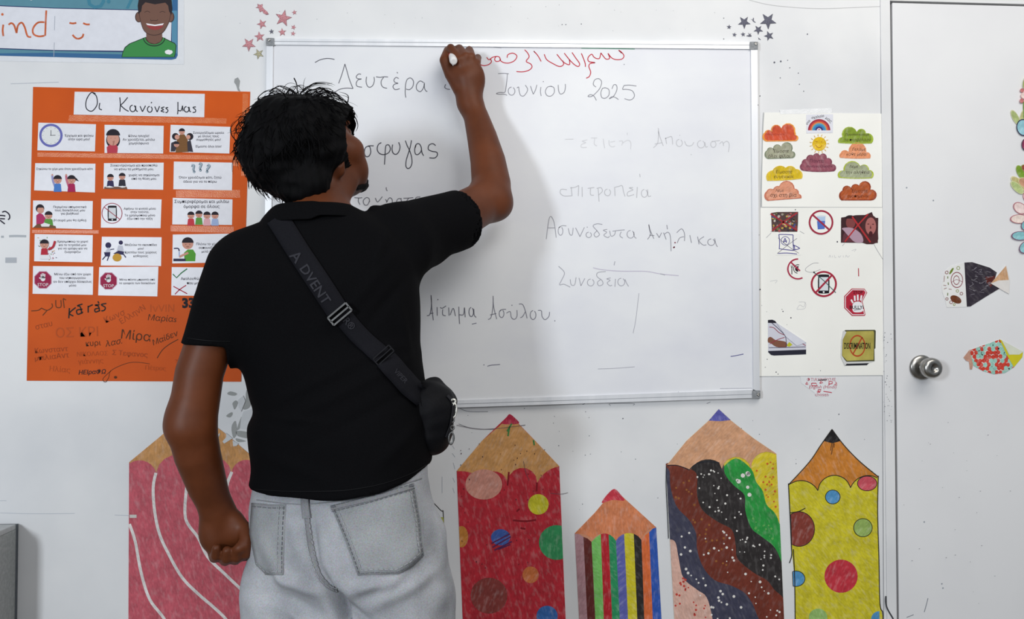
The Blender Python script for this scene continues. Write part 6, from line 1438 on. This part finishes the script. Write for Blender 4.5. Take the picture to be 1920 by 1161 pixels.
drape_ribbon('pocket_hem', jb, [(622, 953), (700, 934), (774, 912)], 9, 0.0042, SEAM, pr, 0.001, False)
for dy in (-5, 6): drape_ribbon('stitching', jb, [(624, 954+dy), (700, 934+dy), (773, 912+dy)], 1.2, 0.0052, THREADD, pr, 0.0008, False, 3, (3, 2))
for x, y in ((627, 951), (768, 912)): drape_ribbon('bar_tack', jb, [(x-4, y), (x+4, y-1)], 3.2, 0.0058, THREADD, pr, 0.0008, False)
pk2 = [(474, 943), (505, 946), (537, 946), (534, 1015), (531, 1079), (500, 1078), (482, 1060), (470, 1000)]
pl = drape_poly('back_pocket', jb, pk2, 0.0030, denim('pocket_denim', (134, 138, 143), (153, 157, 161)), jeans)
drape_ribbon('stitching', jb, [(476, 950), (505, 953), (535, 953)], 1.2, 0.0044, THREADD, pl, 0.0008, False, 3, (3, 2))
for dx in (-2, -11): drape_ribbon('stitching', jb, [(537+dx, 950), (534+dx, 1015), (531+dx, 1076)], 1.2, 0.0044, THREADD if dx > -5 else THREAD, pl, 0.0008, False, 3, (3, 2))
drape_ribbon('stitching', jb, [(529, 1073), (500, 1072), (484, 1056)], 1.2, 0.0044, THREAD, pl, 0.0008, False, 3, (3, 2))
seam = [(572, 936), (575, 960), (579, 1000), (586, 1040), (597, 1075), (613, 1098), (632, 1107)]
sm_ = drape_ribbon('centre_seam', jb, seam, 9, 0.0022, SEAM, jeans, 0.0015)
for dx in (-4, 4): drape_ribbon('stitching', jb, [(x+dx, y) for x, y in seam], 1.1, 0.0034, THREAD, sm_, 0.0006, True, 3, (3, 2))
drape_ribbon('belt_loop', jb, [(573, 930), (574, 950), (576, 972)], 15, 0.0040, SEAM, jeans, 0.002)
drape_ribbon('yoke_seam', jb, [(482, 938), (530, 944), (572, 947)], 1.6, 0.0016, SEAM, jeans, 0.001)
drape_ribbon('yoke_seam', jb, [(576, 946), (640, 939), (700, 926), (790, 897)], 1.6, 0.0016, SEAM, jeans, 0.001)
# shoes on the floor
SHOE = noise_mat('white_trainer', (196, 196, 194), (214, 214, 212), 30, 0.55); SOLE = M((150, 148, 144))
for (tp, kn_), _ in legs:
    fx, fy = kn_[0]+0.004, kn_[1]-0.03; sd = np.array([math.sin(R(20)), math.cos(R(20)), 0]); rr = np.array([sd[1], -sd[0], 0])
    q = SDF((fx-0.16, fy-0.16, 0.0), (fx+0.24, fy+0.30, 0.16), 0.005)
    A = np.stack([rr, sd, [0, 0, 1]], 1); c0 = np.array([fx, fy, 0.0])
    q.ellip(c0+sd*0.0+np.array([0, 0, .055]), (.042, .06, .055), A, .02); q.ellip(c0+sd*0.12+np.array([0, 0, .042]), (.048, .09, .036), A, .03); q.cone(c0+np.array([0, 0, .06]), c0+np.array([0, 0, .13]), .045, .045, .02)
    sl, X, Y, Z = q.sub(q.lo, q.lo+q.n*q.h); q.D = np.maximum(q.D, 0.022-Z).astype(np.float32)
    v_, f_ = q.mesh(); sh = npmesh('shoe', relax(v_, f_, 1), f_, SHOE, man)
    pts = []
    for k in range(28):
        a = 2*math.pi*k/28; t = 0.06+0.145*math.sin(a); w = 0.046+0.008*math.sin(a); pts.append(c0+sd*t+rr*w*math.cos(a))
    vs = [tuple(p+np.array([0, 0, .002])) for p in pts]+[tuple(p+np.array([0, 0, .028])) for p in pts]
    link('sole', vs, [list(range(27, -1, -1)), list(range(28, 56))]+[[k, (k+1) % 28, 28+(k+1) % 28, 28+k] for k in range(28)], SOLE, sh)

# ---------------------------------------------------------------- crossbody bag
bag = tag(empty('crossbody_bag', P(815, 785, -0.44)), 'black crossbody bag on a webbing strap with metal buckles, worn across the back', 'bag')
G_ = SDF(P(812, 785, -0.46)-0.14, P(812, 785, -0.46)+0.15, 0.0035)
BMx = Matrix.Rotation(R(-24), 3, 'Y'); BM = np.array(BMx)
G_.ellip(P(806, 760, -0.485), (0.046, 0.045, 0.046), None, 0.03); G_.ellip(P(812, 795, -0.470), (0.036, 0.050, 0.052), None, 0.03); G_.ellip(P(800, 820, -0.47), (0.030, 0.045, 0.034), None, 0.03)
G_.cone(P(812, 722, -0.45), P(842, 750, -0.45), 0.018, 0.014, 0.02)
V, F = G_.mesh(); V = relax(V, F, 2); N = normals(V, F); V = V+N*(0.0024*vnoise(V, 6, 70)+0.001*vnoise(V, 7, 200))[:, None]
bb = npmesh('bag_body', V, F, BAGM, bag); bgv = BVHTree.FromPolygons([tuple(v) for v in V], F.tolist())
def strap_path(a): return a
drape_ribbon('strap', sb, [(520, 410), (528, 422), (563, 478), (602, 536), (632, 582)], 42, 0.0040, STRAP, bag, 0.002)
drape_ribbon('strap', sb, [(640, 590), (672, 628), (714, 668)], 36, 0.0035, STRAP, bag, 0.002)
drape_ribbon('strap', sb, [(722, 676), (745, 702), (768, 728), (790, 746)], 40, 0.0050, STRAP, bag, 0.002)
for it in [('A', 557, 484, 20, 50), ('DVENT', 592, 535, 18, 56), ('R®', 655, 607, 14, 50), ('VIPER', 748, 706, 9, 48)]: tag(drape_text('strap_lettering', sb, [it], 0.0056, STRAPT, bag), 'dark grey lettering woven into the strap')

BUCK = noise_mat('gunmetal', (92, 92, 92), (120, 120, 120), 40, 0.35, 0, spec=0.5, metallic=0.8)
def buckle(cx, cy, ang, w, h, mat, bar=3.2):
    ca, sa = math.cos(R(ang)), math.sin(R(ang)); pt = lambda u, v_: (cx+u*ca-v_*sa, cy+u*sa+v_*ca); y = cast(sb, cx, cy, 0.0).y
    vs, fs = [], []
    def bar_(p, q, wd):
        n0 = len(vs); dx, dy = q[0]-p[0], q[1]-p[1]; l = math.hypot(dx, dy); nx, ny = -dy/l*wd/2, dx/l*wd/2
        for yy in (-0.0135, -0.0085):
            for (X_, Y_) in ((p[0]+nx, p[1]+ny), (q[0]+nx, q[1]+ny), (q[0]-nx, q[1]-ny), (p[0]-nx, p[1]-ny)): vs.append(tuple(W(X_, Y_, y+yy)))
        fs.extend([[n0+k for k in r_] for r_ in ([0, 1, 2, 3], [7, 6, 5, 4], [0, 4, 5, 1], [1, 5, 6, 2], [2, 6, 7, 3], [3, 7, 4, 0])])
    for a_, b_ in (((-w, -h), (w, -h)), ((w, -h), (w, h)), ((w, h), (-w, h)), ((-w, h), (-w, -h)), ((-w, 0), (w, 0))): bar_(pt(*a_), pt(*b_), bar)
    return link('strap_buckle', vs, fs, mat, bag)
tag(buckle(637, 589, -40, 22, 9, BUCK), 'grey metal slide buckle')
tag(buckle(719, 666, -42, 20, 7.5, M((30, 30, 33), 'print', 0.3), 2.2), 'black plastic buckle')
# zip along the outer edge with bright pull and beaded chain
def bring(cx, cy, rx, ry, y, tube, mat, name, parent, n=20, ang=0):
    vs, fs = [], []
    for i in range(n):
        a = 2*math.pi*i/n; u, v_ = rx*math.cos(a), ry*math.sin(a); c_, s_ = math.cos(R(ang)), math.sin(R(ang)); p = W(cx+u*c_-v_*s_, cy+u*s_+v_*c_, y); ctr = W(cx, cy, y); rd = (p-ctr).normalized()
        for k in range(6):
            b_ = 2*math.pi*k/6; vs.append(tuple(p+rd*tube*math.cos(b_)+Vector((0, -1, 0))*tube*math.sin(b_)))
    for i in range(n):
        for k in range(6): fs.append([i*6+k, i*6+(k+1) % 6, ((i+1) % n)*6+(k+1) % 6, ((i+1) % n)*6+k])
    return link(name, vs, fs, mat, parent, smooth=True)
SIL = noise_mat('silver', (196, 194, 186), (216, 214, 206), 40, 0.3, 0, spec=0.5, metallic=0.7)
zy = -0.505
tag(bring(851.5, 770, 4.2, 13, zy, 0.0024, SIL, 'zip_pull', bag, ang=6), 'silver zip pull')
bring(850, 753, 4, 4, zy, 0.0022, SIL, 'zip_slider', bag)
for k, (x, y) in enumerate(((848, 788), (846, 795), (848, 802), (845, 808))): bring(x, y, 3.6, 3.8, zy+0.004*(k % 2), 0.0014, BUCK, 'chain_link', bag, 12)
tag(bring(846, 822, 4.6, 11, zy, 0.0022, BUCK, 'zip_pull', bag, ang=4), 'dark zip pull')
drape_ribbon('zip_tape', bgv, [(838, 742), (848, 756), (848, 775), (843, 800), (836, 820)], 5, 0.0016, M((34, 34, 38)), bag, 0.001)

# ---------------------------------------------------------------- marker
PA, PB = P(850.5, 115, -0.128), P(843, 84, -0.013-0.012)
PB = P(844, 86, -0.024)
mk = tag(empty('marker_pen', (PA+PB)/2), 'white marker pen with red end held in the raised right hand', 'pen')
dv = Vector(PB-PA); Lm = dv.length; qd = dv.normalized(); qa = qd.cross(Vector((0, 0, 1))).normalized(); qb = qd.cross(qa)
def rod(name, prof, mat):
    vs, fs = [], []
    for (t, r) in prof:
        for k in range(20):
            a = 2*math.pi*k/20; vs.append(tuple(Vector(PA)+qd*(t*Lm)+qa*(r*math.cos(a))+qb*(r*math.sin(a))))
    for i in range(len(prof)-1):
        for k in range(20): fs.append([i*20+k, i*20+(k+1) % 20, (i+1)*20+(k+1) % 20, (i+1)*20+k])
    fs.append([k for k in range(19, -1, -1)]); fs.append([(len(prof)-1)*20+k for k in range(20)])
    return link(name, vs, fs, mat, mk, smooth=False)
rod('barrel', [(0.02, .0084), (0.04, .0092), (0.30, .0092), (.32, .0088), (0.80, .0088), (0.84, .006)], M((226, 224, 222), 'print', 0.3))
rod('end_plug', [(-0.02, .0055), (-0.012, .0078), (0.02, .0086)], M((232, 230, 228), 'print', 0.3))
tag(rod('colour_band', [(0.31, .0093), (0.50, .0093)], M((186, 44, 52), 'print', 0.3)), 'red band')
rod('nib', [(0.84, .0045), (0.95, .003), (1.0, .0012)], M((150, 30, 40)))
